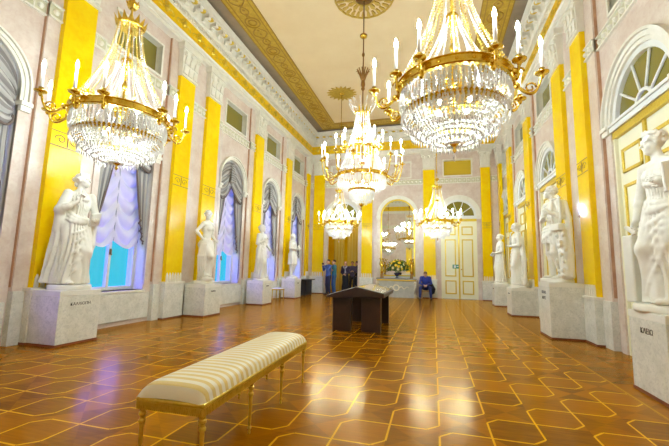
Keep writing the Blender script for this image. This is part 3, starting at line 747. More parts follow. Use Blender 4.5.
MB().lathe([(.001, -.86), (.03, -.82), (.012, -.78), (.05, -.74), (.07, -.70), (.03, -.66)], 12).build('finial', gold, o, True)
for k in range(14): arm_parts(o, 2*PI*(k+.5)/14, .62, .02, 1.02, .33+(.08 if k % 2 else 0), .26, .14)
for k in range(8): arm_parts(o, 2*PI*k/8, .40, .72, .52, .80, .22, .05)
for k in range(5):
    a = 2*PI*k/5; MB().ball((.25*math.cos(a), .25*math.sin(a), -.18), .022, 8, 6).build('basket_lamp', bulb_m, o, True)
MB().ball((0, 0, .4), .03, 8, 6).build('basket_lamp', bulb_m, o, True)

# ---------------------------------------------------------------- bench
o = empty('bench', (-1.660, 3.06, 0), .034); tag(o, 'long upholstered bench in cream and gold stripes on slender gilt legs', 'bench')
hw, hl = .245, 1.03
m = MB()
def cushion(u, v):
    x = (u-.5)*2; y = (v-.5)*2
    ex, ey = abs(x)**6, abs(y)**30
    return (x*(hw+.002), y*(hl+.004), .455+.095*math.sqrt(max(0, 1-ex))*math.sqrt(max(0, 1-ey))+.012*math.sin(PI*u))
m.grid(cushion, 30, 80, True)
m.uv = {k: (v[1], v[0]) for k, v in m.uv.items()}
m.build('cushion', bench_m, o, True)
m = MB().box(-hw-.006, hw+.006, -hl-.006, hl+.006, .435, .462); bevel(m.build('piping', gilt, o), .01)
m = MB().box(-hw, hw, -hl, hl, .385, .44)
for i in range(120):
    y = -hl+(i+.5)*2*hl/120
    for s in (-1, 1): m.box(s*hw-.007, s*hw+.007, y-.005, y+.005, .390, .434)
for i in range(32):
    x = -hw+(i+.5)*2*hw/32
    for s in (-1, 1): m.box(x-.0045, x+.0045, s*hl-.007, s*hl+.007, .390, .434)
m.build('fluted_apron', gilt, o)
for ix in (-1, 1):
    for iy in range(4):
        c = (ix*(hw-.022), -hl+.035+iy*(2*hl-.07)/3, 0)
        MB().lathe([(.001, 0), (.009, 0), (.011, .015), (.008, .03), (.015, .04), (.015, .05), (.009, .06), (.011, .08), (.015, .285), (.022, .295), (.022, .308), (.015, .318), (.015, .332), (.023, .342), (.023, .356), (.016, .364), (.020, .385), (.001, .385)], 14, c).build('leg', gilt, o)

# ---------------------------------------------------------------- gabled display stand
o = empty('display_stand', (-1.58, 8.25, 0)); tag(o, 'dark gabled display stand on four panel legs in mid hall', 'display stand')
for x0, x1 in ((-.53, -.12), (.10, .51)):
    for y0, y1 in ((-.66, -.55), (.72, .83)):
        bevel(MB().box(x0, x1, y0, y1, 0, .76).build('leg', walnut, o), .006)
prof = [(-.60, .70), (-.62, .74), (.02, .945), (.60, .825), (.60, .735), (.3, .735)]
m = MB().prism([(-.60, .70), (-.61, .745), (.02, .935), (.60, .815), (.60, .73)], -.86, .95); bevel(m.build('gable_top', walnut, o), .006)
m = MB()
dx, dz = .58, -.12; n_ = Vector((.12, 0, .58)).normalized()
a0, a1 = Vector((.02, 0, .935)), Vector((.60, 0, .815))
p0, p1 = a0.lerp(a1, .05), a0.lerp(a1, .96)
vs = []
for off in (.001, .012):
    for p in (p0, p1):
        for y in (-.80, .89): vs.append((p.x+n_.x*off, y, p.z+n_.z*off))
m.add(vs, [(0, 1, 3, 2), (4, 6, 7, 5), (0, 2, 6, 4), (1, 5, 7, 3), (0, 4, 5, 1), (2, 3, 7, 6)]); m.build('display_pane', slope_m, o)
a0, a1 = Vector((-.61, 0, .745)), Vector((.02, 0, .935)); n_ = Vector((-.19, 0, .63)).normalized(); p0, p1 = a0.lerp(a1, .05), a0.lerp(a1, .95); vs = []
for off in (.001, .010):
    for p in (p0, p1):
        for y in (-.80, .89): vs.append((p.x+n_.x*off, y, p.z+n_.z*off))
m = MB().add(vs, [(0, 1, 3, 2), (4, 6, 7, 5), (0, 2, 6, 4), (1, 5, 7, 3), (0, 4, 5, 1), (2, 3, 7, 6)]); m.build('display_pane', slope_m, o)

# ---------------------------------------------------------------- pedestals
def pedestal(key, u, wd, h, lab, lines, size, depth=.62, group='marble statue pedestals'):
    (X, Y, _), rz = frame(key, u)
    sgn = 1 if key == 'left' else -1
    o = empty('pedestal', (X+sgn*(depth/2+.04), Y, 0), rz); tag(o, lab, 'pedestal', group)
    hw, hd = wd/2, depth/2
    bevel(MB().box(-hw, hw, -hd, hd, .03, h-.085).build('block', dado, o), .008)
    bevel(MB().box(-hw-.004, hw+.004, -hd-.004, hd, h-.085, h).build('top_slab', statue_m, o), .006)
    MB().box(-hw-.006, hw+.006, -hd-.006, hd, 0, .035).build('skirting', skirt_m, o)
    for i, t in enumerate(lines):
        if t: text(t, size, o, (0, -hd-.001, h-.24-i*size*1.35), ink)
    if not lines:
        m = MB(); x = -.10
        for k in range(8): m.box(x, x+.014, -hd-.003, -hd, h-.2, h-.165); x += .026
        m.build('inscription', ink, o)
    return o
PEDS = [('left', 4.70, .72, .86, 'marble pedestal lettered for the muse holding a tablet', ['\u039a\u0391\u039b\u039b\u0399\u039f\u03a0\u0397'], .068),
        ('left', 8.42, .72, .82, 'marble pedestal under the bare-armed draped statue', [], 0),
        ('left', 11.66, .72, .82, 'marble pedestal under the tall robed statue beside the small stool', [], 0),
        ('left', 14.62, .72, .82, 'marble pedestal under the short-robed statue by the black console', [], 0),
        ('right', 4.85, .72, .91, 'marble pedestal lettered for the curly-haired statue, cut by the photo edge', ['\u039a\u039b\u0395\u0399\u03a9'], .085),
        ('right', 8.67, .78, 1.12, 'tall broad marble pedestal with two lines of lettering under the lyre player', ['\u0391\u03a0\u039f\u039b\u039b', '\u039c\u039f\u03a5\u03a3'], .085),
        ('right', 12.40, .72, .84, 'marble pedestal under the robed statue with hand at her chin', [], 0),
        ('right', 15.45, .72, .84, 'marble pedestal under the statue closest to the closed double door', [], 0)]
for p in PEDS: pedestal(*p)

# ---------------------------------------------------------------- console, flowers, candelabra
o = framed('console_table', 'back', MIRR); o.location.y = YB-.30; tag(o, 'grey marble console with gilt medallion below the arched mirror', 'console table')
bevel(MB().box(-.95, .95, -.26, .26, .84, .90).build('marble_top', plain('grey_marble_top', (.30, .30, .27), .2), o), .01)
MB().box(-.86, .86, -.18, .26, 0, .78).build('back_panel', mottled('grey_console_marble', (.36, .37, .33), (.48, .48, .43), 5, .3), o)
MB().box(-.92, .92, -.23, .26, .78, .84).build('frieze_rail', gilt, o)
m = MB(); m.lathe([(.10, -.02), (.14, -.03), (.165, 0), (.14, .03), (.10, .02), (.10, -.02)], 24); m.v = [(x, -.19-z, .46+y) for x, y, z in m.v]
for s in (-1, 1):
    m.tube([(s*(.16+.42*t), -.195, .46+.05*math.sin(t*PI*3)) for t in [i/14 for i in range(15)]], [.034-.0016*i for i in range(15)], 6)
m.build('medallion', plain('white_gilt', (.80, .74, .55), .35, .2), o)
for s in (-1, 1):
    m = MB(); pts = [(s*.88, -.16, .78), (s*.90, -.22, .62), (s*.86, -.19, .4), (s*.84, -.17, .2), (s*.88, -.2, .08), (s*.88, -.2, 0)]
    m.tube(pts, [.06, .075, .055, .045, .06, .065], 8); m.ball((s*.89, -.22, .68), .085, 8, 6); m.build('leg', plain('white_gilt_leg', (.80, .74, .58), .4), o, True)
VX, VY = MIRR+.02, YB-.36
o = empty('flower_vase', (VX, VY, .90)); tag(o, 'dark footed vase holding a big yellow bouquet before the mirror', 'flower vase')
MB().lathe([(.001, 0), (.09, 0), (.09, .02), (.03, .05), (.03, .08), (.09, .12), (.13, .20), (.14, .26), (.12, .26), (.001, .2)], 16).build('vase', plain('dark_vase', (.03, .03, .06), .25), o, True)
m = MB(); leaf_m = mottled('foliage', (.02, .09, .02), (.10, .26, .04), 12, .5)
for i in range(360):
    a = random.uniform(0, 2*PI); ph = math.acos(random.uniform(-.45, 1)); d = Vector((math.cos(a)*math.sin(ph), math.sin(a)*math.sin(ph)*.62, math.cos(ph)*.80))
    r = random.uniform(.20, .44); p = Vector((0, 0, .52))+d*r; e = d.cross(Vector((random.random(), random.random(), 1))).normalized()
    if p.y > .26 : p.y = .26
    q = p+d*.14+Vector((0, 0, -.04)); m.add([p-d*.03, p+d*.05+e*.045, q, p+d*.05-e*.045], [(0, 1, 2, 3)])
for i in range(14):
    a = 2*PI*i/14; m.tube([(0, 0, .2), (.25*math.cos(a), .12*math.sin(a), .55)], .006, 4)
m.build('foliage', leaf_m, o)
fm = [plain('yellow_petal', (.88, .66, .03), .6), plain('pale_petal', (.86, .82, .45), .6), plain('red_petal', (.55, .04, .03), .6)]
for i in range(34):
    a = 2*PI*((i*.618) % 1); ph = math.acos(1-1.25*(i+.5)/34); d = Vector((math.cos(a)*math.sin(ph), -abs(math.sin(a)*math.sin(ph))*.6 if i % 3 else math.sin(a)*math.sin(ph)*.5, math.cos(ph)*.8))
    p = Vector((0, 0, .50))+d*.46; m = MB()
    for k in range(7):
        b = 2*PI*k/7; u = d.cross(Vector((.3, .2, 1))).normalized(); v = d.cross(u).normalized(); q = u*math.cos(b)+v*math.sin(b); s = u*math.cos(b+1.57)+v*math.sin(b+1.57)
        m.add([p, p+q*.04+s*.028+d*.02, p+q*.082+d*.03, p+q*.04-s*.028+d*.02], [(0, 1, 2, 3)])
    m.octa(p+d*.02, .024); m.build('flower', fm[2] if i == 3 else fm[1 if i % 4 == 0 else 0], o)
def candelabrum(dx, lab):
    o = empty('gilded_candelabrum', (MIRR+dx, YB-.33, .90)); tag(o, lab, 'candelabrum', 'candelabra on the console')
    MB().lathe([(.001, 0), (.085, 0), (.085, .05), (.06, .07), (.07, .16), (.05, .2), (.001, .2)], 12).build('base', gold_d, o, True)
    m = MB().lathe([(.03, .2), (.06, .26), (.065, .36), (.05, .46), (.07, .55), (.05, .62), (.04, .66), (.03, .70)], 12, fold=6, amp=.15)
    m.ball((0, 0, .74), .055, 10, 6, 1.15)
    for s in (-1, 1): m.tube([(s*.06, 0, .58), (s*.12, -.03, .66), (s*.10, -.02, .78), (s*.05, 0, .86)], [.022, .02, .017, .015], 6)
    m.build('figure_stem', gold, o, True)
    m = MB()
    for k in range(5):
        a = 2*PI*k/5; m.tube([(0, 0, .86), (.07*math.cos(a), .07*math.sin(a), .84), (.12*math.cos(a), .12*math.sin(a), .90)], .010, 5); m.lathe([(.01, 0), (.03, .01), (.02, .04), (.001, .04)], 8, (.12*math.cos(a), .12*math.sin(a), .90))
    m.build('branches', gold, o, True)
candelabrum(-.70, 'gilded figure candelabrum on the console beside the passage side of the bouquet'); candelabrum(.70, 'gilded figure candelabrum on the console on the sitting man side of the bouquet')
# stool and black console by the window wall
o = empty('stool', (-6.02, 13.42, 0)); tag(o, 'small gilt stool with a pale seat between two statue pedestals', 'stool')
MB().box(-.19, .19, -.22, .22, .40, .44).build('seat_rail', gilt, o); m = MB(); m.grid(lambda u, v: ((u-.5)*.40, (v-.5)*.46, .44+.05*math.sin(PI*u)**.4*math.sin(PI*v)**.4), 12, 12); m.build('seat', plain('cream_seat', (.85, .82, .68), .7), o, True)
for x in (-.16, .16):
    for y in (-.19, .19): MB().lathe([(.001, 0), (.014, 0), (.02, .36), (.024, .40), (.001, .40)], 10, (x, y, 0)).build('leg', gilt, o, True)
o = empty('side_table', (-6.02, 16.55, 0)); tag(o, 'black table with overhanging top against the far window', 'table')
MB().box(-.26, .30, -.62, .62, .70, .75).build('table_top', black_m, o); MB().box(-.26, .20, -.42, .42, 0, .70).build('cabinet', black_m, o)
# small brass wall hook between the two pilasters behind the lyre player
o = framed('wall_hook', 'right', 8.42); tag(o, 'small dark bronze hook with crossbar on the pink wall beside the lyre player', 'hook')
m = MB(); m.lathe([(.001, 0), (.05, .0), (.05, .012), (.02, .03), (.02, .07), (.035, .09), (.001, .11)], 12); m.v = [(x, PIER-z, 2.50+y) for x, y, z in m.v]; m.build('rosette', gold_d, o, True)
MB().tube([(-.13, PIER-.08, 2.50), (.13, PIER-.08, 2.50)], .008, 6).build('crossbar', gold_d, o)
# ---------------------------------------------------------------- sculpted figures: distance fields turned into one continuous skin
def rotm(yaw=0, pitch=0, roll=0):
    return np.array(Matrix.Rotation(yaw, 3, 'Z') @ Matrix.Rotation(pitch, 3, 'X') @ Matrix.Rotation(roll, 3, 'Y'))
class Fig:
    def __init__(s): s.p = []
    def cone(s, a, b, ra, rb=None, k=.03, sub=False):
        a = np.array(a, float); b = np.array(b, float); rb = ra if rb is None else rb; R = max(ra, rb)
        ba = b-a; L = max(1e-9, ba@ba)
        def fn(X, Y, Z):
            px, py, pz = X-a[0], Y-a[1], Z-a[2]; t = np.clip((px*ba[0]+py*ba[1]+pz*ba[2])/L, 0, 1)
            return np.sqrt((px-t*ba[0])**2+(py-t*ba[1])**2+(pz-t*ba[2])**2)-(ra+(rb-ra)*t)
        s.p.append((np.minimum(a, b)-R, np.maximum(a, b)+R, fn, k, sub)); return s
    def chain(s, pts, rs, k=.03):
        rs = rs if isinstance(rs, (list, tuple)) else [rs]*len(pts)
        for i in range(len(pts)-1): s.cone(pts[i], pts[i+1], rs[i], rs[i+1], k)
        return s
    def ell(s, c, r, R=None, k=.03, sub=False):
        c = np.array(c, float); r = np.array(r, float); R = np.eye(3) if R is None else R; m = r.max()
        def fn(X, Y, Z):
            px, py, pz = X-c[0], Y-c[1], Z-c[2]
            q = [R[0, i]*px+R[1, i]*py+R[2, i]*pz for i in range(3)]
            k0 = np.sqrt(sum((q[i]/r[i])**2 for i in range(3))); k1 = np.sqrt(sum((q[i]/r[i]**2)**2 for i in range(3)))+1e-9
            return k0*(k0-1)/k1
        s.p.append((c-m, c+m, fn, k, sub)); return s
    def box(s, c, h, R=None, rd=.01, k=.01):
        c = np.array(c, float); h = np.array(h, float); R = np.eye(3) if R is None else R; m = np.linalg.norm(h)+rd
        def fn(X, Y, Z):
            px, py, pz = X-c[0], Y-c[1], Z-c[2]
            q = [np.abs(R[0, i]*px+R[1, i]*py+R[2, i]*pz)-h[i] for i in range(3)]
            return np.sqrt(sum(np.maximum(t, 0)**2 for t in q))+np.minimum(np.maximum(np.maximum(q[0], q[1]), q[2]), 0)-rd
        s.p.append((c-m, c+m, fn, k, False)); return s
    def robe(s, sec, n=18, amp=(.022, .006), twist=1.2, phase=0., k=.04, cut=None, diag=0.0):
        sec = np.array(sorted(sec)); z0, z1 = sec[0, 0], sec[-1, 0]
        ma = (np.abs(sec[:, 1])+sec[:, 3]).max()+.05; mb_ = (np.abs(sec[:, 2])+sec[:, 4]).max()+.05
        def fn(X, Y, Z):
            z = Z.ravel(); cx, cy, a, b = [np.interp(z, sec[:, 0], sec[:, i]).reshape(1, 1, -1) for i in (1, 2, 3, 4)]
            px, py = X-cx, Y-cy; rho = np.sqrt((px/a)**2+(py/b)**2)+1e-6; th = np.arctan2(py/b, px/a)
            t = ((Z-z0)/(z1-z0)); am = amp[0]+(amp[1]-amp[0])*np.clip(t*1.25, 0, 1)
            ph = .5*(n*(th+.22*np.sin(2*th+2.3*Z+phase)+.12*np.sin(3*th-5*Z))+twist*3*Z+phase+diag*8*Z*np.cos(th))
            fold = 2*np.abs(np.sin(ph))-1
            d = (rho-1)*np.minimum(a, b)*.95-am*fold
            return np.maximum(d, np.maximum(z0-Z, Z-z1))
        s.p.append((np.array([-ma, -mb_, z0-.01]), np.array([ma, mb_, z1+.01]), fn, k, False)); return s
    def verts(s, h):
        lo = np.min([p[0] for p in s.p if not p[4]], 0)-.05; hi = np.max([p[1] for p in s.p if not p[4]], 0)+.05
        N = np.ceil((hi-lo)/h).astype(int)+1; ax = [lo[i]+h*np.arange(N[i]) for i in range(3)]
        d = np.full(N, .5, np.float32)
        for a, b, fn, k, sub in s.p:
            i0 = np.clip(np.floor((a-k-.03-lo)/h).astype(int), 0, N-1); i1 = np.clip(np.ceil((b+k+.03-lo)/h).astype(int)+1, 1, N)
            sl = tuple(slice(u, v) for u, v in zip(i0, i1))
            v = fn(ax[0][sl[0]].reshape(-1, 1, 1), ax[1][sl[1]].reshape(1, -1, 1), ax[2][sl[2]].reshape(1, 1, -1))
            o = d[sl]
            if sub:
                v = -v; t = np.clip(.5-.5*(o-v)/k, 0, 1); d[sl] = o+(v-o)*t+k*t*(1-t)
            else:
                t = np.clip(.5+.5*(o-v)/k, 0, 1); d[sl] = o+(v-o)*t-k*t*(1-t)
        return surface_net(d, lo, h)
    def build(s, name, mat, parent=None, h=.014, S=1.0):
        v, f = s.verts(h); me = bpy.data.meshes.new(name); v = v*S
        me.vertices.add(len(v)); me.vertices.foreach_set('co', v.astype(np.float32).ravel())
        me.loops.add(len(f)*4); me.loops.foreach_set('vertex_index', f.astype(np.int32).ravel())
        me.polygons.add(len(f)); me.polygons.foreach_set('loop_start', np.arange(0, len(f)*4, 4, dtype=np.int32))
        me.polygons.foreach_set('use_smooth', np.ones(len(f), bool)); me.update(calc_edges=True); me.validate()
        me.materials.append(mat); return link(name, me, parent)
def surface_net(d, lo, h):
    s = d < 0
    c = [s[i:s.shape[0]-1+i, j:s.shape[1]-1+j, k:s.shape[2]-1+k] for i in (0, 1) for j in (0, 1) for k in (0, 1)]
    tot = sum(x.astype(np.int8) for x in c); act = (tot > 0) & (tot < 8); ids = np.argwhere(act)
    imap = np.full(act.shape, -1, np.int64); imap[act] = np.arange(len(ids))
    off = np.array([(i, j, k) for i in (0, 1) for j in (0, 1) for k in (0, 1)])
    val = np.stack([d[ids[:, 0]+o[0], ids[:, 1]+o[1], ids[:, 2]+o[2]] for o in off], 1)
    acc = np.zeros((len(ids), 3)); cnt = np.zeros(len(ids))
    for a in range(8):
        for b in range(a+1, 8):
            if np.abs(off[a]-off[b]).sum() != 1: continue
            va, vb = val[:, a], val[:, b]; m = (va < 0) != (vb < 0)
            t = np.where(m, va/np.where(m, va-vb, 1), 0)[:, None]
            acc += np.where(m[:, None], off[a]+(off[b]-off[a])*t, 0); cnt += m
    v = lo+h*(ids+acc/cnt[:, None])
    fs = []
    for ax in range(3):
        b, c2 = [(1, 2), (2, 0), (0, 1)][ax]
        n = s.shape; sl0 = [slice(1, -1)]*3; sl1 = [slice(1, -1)]*3; sl0[ax] = slice(0, n[ax]-1); sl1[ax] = slice(1, n[ax])
        A, B = s[tuple(sl0)], s[tuple(sl1)]; e = np.argwhere(A != B); inside = A[tuple(e.T)]
        st = np.ones(3, int); st[ax] = 0; e = e+st
        def cell(db, dc):
            q = e.copy(); q[:, b] += db; q[:, c2] += dc; return imap[q[:, 0], q[:, 1], q[:, 2]]
        q = np.stack([cell(-1, -1), cell(0, -1), cell(0, 0), cell(-1, 0)], 1)
        q[~inside] = q[~inside][:, ::-1]; fs.append(q)
    return v, np.concatenate(fs)
def V(*a): return np.array(a, float)
def head(f, c, yaw=0, pitch=0, hair='bun', k=.012, male=False, face=True):
    """figure faces +y; yaw > 0 turns towards its left (-x)"""
    R = rotm(yaw, pitch); c = V(*c); P = lambda x, y, z: c+R@V(x, y, z)
    f.ell(P(0, -.012, .025), (.076, .095, .088), R, .02); f.ell(P(0, .03, -.045), (.056, .062, .068), R, .03)
    f.ell(P(0, .062, -.088), (.026, .024, .022), R, .02)
    if face:
        f.cone(P(0, .088, .018), P(0, .112, -.022), .009, .014, .012)
        for s in (-1, 1):
            f.ell(P(s*.03, .098, .012), (.020, .016, .011), R, .012, True); f.ell(P(s*.03, .083, .010), (.014, .012, .009), R, .004)
            f.cone(P(s*.012, .092, .032), P(s*.050, .078, .030), .009, .007, .012)
            f.ell(P(s*.077, -.008, -.005), (.010, .020, .030), R, .006); f.ell(P(s*.040, .062, -.025), (.022, .022, .020), R, .02)
        f.cone(P(-.018, .086, -.050), P(.018, .086, -.050), .008, .008, .006); f.cone(P(-.014, .083, -.063), P(.014, .083, -.063), .0085, .0085, .006)
    if hair: hair_on(f, P, R, hair, k)
    return P
def hair_on(f, P, R, hair, k=.012):
    rng = random.Random(len(hair))
    if hair in ('bun', 'veil', 'diadem'):
        f.ell(P(0, -.025, .045), (.086, .098, .086), R, .01)
        for i in range(7):
            a = -.9+1.8*i/6; f.cone(P(.078*math.sin(a), .070*math.cos(a), .066), P(.092*math.sin(a*1.6), -.03, .03), .014, .018, .008)
        f.ell(P(0, -.125, .03), (.045, .045, .040), R, .015); f.ell(P(0, -.10, -.045), (.04, .03, .05), R, .02)
    if hair == 'diadem':
        for i in range(9):
            a = -1.3+2.6*i/8; f.cone(P(.086*math.sin(a), .075*math.cos(a)-.01, .085), P(.092*math.sin(a), .082*math.cos(a)-.01, .115), .014, .010, .008)
    if hair == 'veil': f.ell(P(0, -.04, .01), (.10, .10, .125), R, .02)
    if hair in ('curls', 'wreath'):
        f.ell(P(0, -.02, .04), (.084, .098, .082), R, .01)
        for i in range(70):
            a = rng.uniform(-PI, PI); e = rng.uniform(-.35, 1.4)
            if abs(a) < .75 and e < .55: continue
            f.ell(P(.086*math.sin(a)*math.cos(e), .098*math.cos(a)*math.cos(e)-.02, .035+.085*math.sin(e)), (.024, .024, .022), None, .004)
    if hair == 'wreath':
        for i in range(26):
            a = 2*PI*i/26; f.ell(P(.095*math.sin(a), .088*math.cos(a)-.03, .085+.03*math.cos(a)+.014*(i % 2)), (.020, .014, .026), None, .004)
    if hair == 'long':
        f.ell(P(0, -.022, .035), (.086, .10, .088), R, .01); f.ell(P(0, -.06, -.06), (.085, .06, .10), R, .03)
    if hair == 'short': f.ell(P(0, -.025, .048), (.083, .096, .078), R, .01)
def hand(f, w, d, n, side=1, curl=.5, k=.012):
    """w wrist, d finger direction, n palm normal, side: thumb side along +-(d x n)"""
    w = V(*w); d = V(*d); d /= np.linalg.norm(d); n = V(*n); n -= d*(n@d); n /= np.linalg.norm(n); b = np.cross(d, n)
    R = np.stack([b, d, n], 1); f.ell(w+d*.052, (.040, .055, .018), R, .015)
    for i, L in enumerate((.95, 1.05, 1.0, .8)):
        p = w+d*.088+b*side*(.030-.020*i); a1, a2 = curl*.8, curl*1.9
        q = p+(d*math.cos(a1)+n*math.sin(a1))*.042*L; r = q+(d*math.cos(a2)+n*math.sin(a2))*.040*L
        f.cone(p-d*.02, q, .0105, .0095, .004); f.cone(q, r, .0095, .008, .004)
    p = w+d*.030+b*side*.034; q = p+(b*side*.75+d*.7+n*.25)*.032; r = q+(d*.9+n*(.3+.4*curl)+b*side*.1)*.034
    f.cone(p-b*side*.012, q, .014, .012, .006); f.cone(q, r, .012, .009, .004)
def arm(f, sh, el, wr, r=(.052, .040, .028), hd=None, hn=(0, 0, 1), side=1, curl=.5, k=.025):
    sh, el, wr = V(*sh), V(*el), V(*wr); m = el+(wr-el)*.3
    f.cone(sh, el, r[0], r[1]*.95, k); f.cone(el, m, r[1], r[1]*1.02, .02); f.cone(m, wr, r[1]*1.02, r[2], .02)
    d = wr-el if hd is None else V(*hd)
    hand(f, wr, d, hn, side, curl)
def leg(f, hip, kn, an, toe, r=(.088, .058, .038), k=.03):
    hip, kn, an, toe = V(*hip), V(*kn), V(*an), V(*toe)
    f.cone(hip, kn, r[0], r[1], k); c = kn+(an-kn)*.3; bk = (hip-toe); bk[2] = 0; bk = bk/(np.linalg.norm(bk)+1e-6)*.016
    f.cone(kn, c+bk, r[1]*.95, r[1]*.98, .02); f.cone(c+bk, an, r[1]*.98, r[2], .02)
    he = an+V(0, 0, -.045)+bk*1.6; f.cone(he, toe, .036, .026, .02); f.ell(an+V(0, 0, -.02), (.038, .042, .038), None, .02)
    dd = toe-he; dd[2] = 0; dd /= np.linalg.norm(dd)+1e-6; sd = V(-dd[1], dd[0], 0)
    for i in range(4): f.cone(toe+sd*(.030-.020*i)-dd*.02, toe+sd*(.032-.021*i)+dd*(.038-.006*abs(i-1))+V(0, 0, -.006), .013, .010, .008)
def nude_torso(f, hx=0., cx=0., male=False, cy=0., neck=(0, .0, 1.50), hc=(0, .02, 1.62)):
    w = 1.12 if male else 1.0
    f.ell((hx, cy, .94), (.160, .112, .13)); f.ell(((hx+cx)/2, cy, 1.09), (.122*w, .092, .13), None, .05); f.ell((cx, cy, 1.28), (.148*w, .105, .17), None, .05)
    for s in (-1, 1):
        if male: f.ell((cx+s*.072, cy+.078, 1.32), (.072, .036, .055), None, .03)
        else: f.ell((cx+s*.068, cy+.082, 1.285), (.055, .052, .052), None, .025)
        f.cone((cx+s*.03, cy-.01, 1.46), (cx+s*.168*w, cy-.005, 1.405), .048, .056, .03); f.ell((cx+s*.06, cy-.09, 1.30), (.07, .03, .10), None, .03)
        f.ell((hx+s*.075, cy-.085, .89), (.085, .065, .085), None, .03)
    if male:
        for r in range(3):
            for s in (-1, 1): f.ell(((hx+cx)/2+s*.033, cy+.086, 1.03+.065*r), (.030, .016, .028), None, .012)
    f.cone((cx, cy-.01, 1.42), tuple(V(*hc)+V(0, -.015, -.06)), .054*w, .048*w, .03)
ROBE = [(.02, .0, .0, .25, .20), (.12, .0, .0, .235, .19), (.3, .0, .0, .205, .175), (.5, .01, .01, .19, .165), (.75, .02, .01, .19, .155), (.93, .025, .0, .185, .145), (1.08, .015, .0, .142, .112),
        (1.2, .0, .01, .155, .122), (1.32, .0, .005, .17, .118), (1.42, .0, -.01, .135, .088), (1.475, .0, -.015, .065, .06)]
def widen(sec, fn): return [fn(*t) for t in sec]
STAT = {}
def place(f, key, u, z, lab, S, h=.014, plinth=(.29, .25), off=0.36, turn=0.0, name='statue'):
    X, Y = (XL+off, u) if key == 'left' else (XR-off, u)
    o = empty(name, (X, Y, z), (-PI/2 if key == 'left' else PI/2)+turn); tag(o, lab, 'statue', 'white muse statues')
    if S > 1: pass
    b = f.build('body', statue_m, o, h, S); b.location.z = .075
    m = MB(); n = 28
    m.lathe([(.001, 0), (1, 0), (1.02, .02), (1, .07), (.96, .085), (.001, .085)], n); m.v = [(x*plinth[0], y*plinth[1], q) for x, y, q in m.v]
    m.build('plinth', statue_m, o, True); return o

def wrap(f, sec, t0, z0, t1, z1, r=.016, sag=.06, k=.03, n=7, out=.2):
    """a soft cloth fold lying on the robe, from bearing t0 at z0 to t1 at z1 (degrees, 90 = front)"""
    sec = np.array(sorted(sec)); pts = []; rs = []
    for i in range(n+1):
        q = i/n; t = math.radians(t0+(t1-t0)*q); z = z0+(z1-z0)*q-sag*4*q*(1-q)
        cx, cy, a, b = [np.interp(z, sec[:, 0], sec[:, j]) for j in (1, 2, 3, 4)]
        pts.append((cx+(a+r*out)*math.cos(t), cy+(b+r*out)*math.sin(t), z)); rs.append(r*(.45+.55*math.sin(PI*(.12+.76*q))))
    f.chain(pts, rs, k)
def mantle(f, sec, n, t0, z0, t1, z1, d0=-.05, d1=-.10, r=.017, sag=.05):
    for i in range(n): wrap(f, sec, t0, z0+d0*i, t1, z1+d1*i, r*random.uniform(.8, 1.1), sag*random.uniform(.8, 1.3))

# muse holding a tablet, wrapped in a long trailing mantle
f = Fig(); S1 = ROBE
f.robe(widen(S1, lambda z, x, y, a, b: (z, x, y, a*.92, b*.95)), 20, (.030, .008), 1.0, .4)
f.cone((-.09, .04, .90), (-.10, .15, .52), .085, .07, .07); f.cone((-.10, .15, .52), (-.08, .10, .14), .06, .05, .07)
f.robe([(.03, .12, -.12, .19, .10), (.4, .12, -.11, .165, .095), (.9, .13, -.08, .13, .085), (1.25, .13, -.06, .105, .08), (1.42, .10, -.04, .085, .065)], 13, (.030, .008), 1.5, .9, k=.04)
mantle(f, S1, 3, 160, 1.04, 25, 1.12, -.02, -.06, .020, .06)
mantle(f, S1, 5, 152, .98, 62, .78, -.012, -.16, .015, .03)
for i in range(3): f.chain([(-.19-.015*i, .11, .98), (-.20-.02*i, .12-.03*i, .62), (-.19-.02*i, .10-.03*i, .42)], [.022, .026, .014], .025)
f.cone((.17, .0, 1.41), (.27, .03, 1.14), .062, .062, .03); f.cone((.27, .03, 1.14), (.19, .14, 1.19), .058, .038, .03); f.cone((.26, .0, 1.12), (.23, -.06, .85), .055, .045, .05)
arm(f, (.27, .07, 1.16), (.25, .10, 1.17), (.12, .20, 1.27), (.038, .036, .027), (-.35, .2, .8), (0, 1, .1), -1, .9)
f.cone((.115, .235, 1.18), (.075, .235, 1.50), .010, .008, .004)
f.cone((-.17, .0, 1.40), (-.25, .01, 1.12), .060, .052, .03)
arm(f, (-.24, .0, 1.14), (-.25, .02, 1.10), (-.20, .18, 1.00), (.044, .038, .027), (.35, .75, -.1), (.6, -.2, .6), 1, .7)
f.box((-.14, .225, 1.02), (.080, .014, .105), rotm(.35, -.45, .3), .006, .004)
f.cone((0, -.01, 1.44), (-.01, .0, 1.56), .056, .048, .03)
mantle(f, S1, 3, 70, 1.44, 120, 1.40, -.03, -.03, .011, .04)
head(f, (-.015, .02, 1.635), .55, .06, 'diadem')
f.ell((.10, .18, .035), (.045, .08, .035), None, .02)
place(f, 'left', 4.72, .86, 'white robed muse holding a tablet, largest statue by the window wall', 1.10, .011, (.31, .28), .36, -.22)

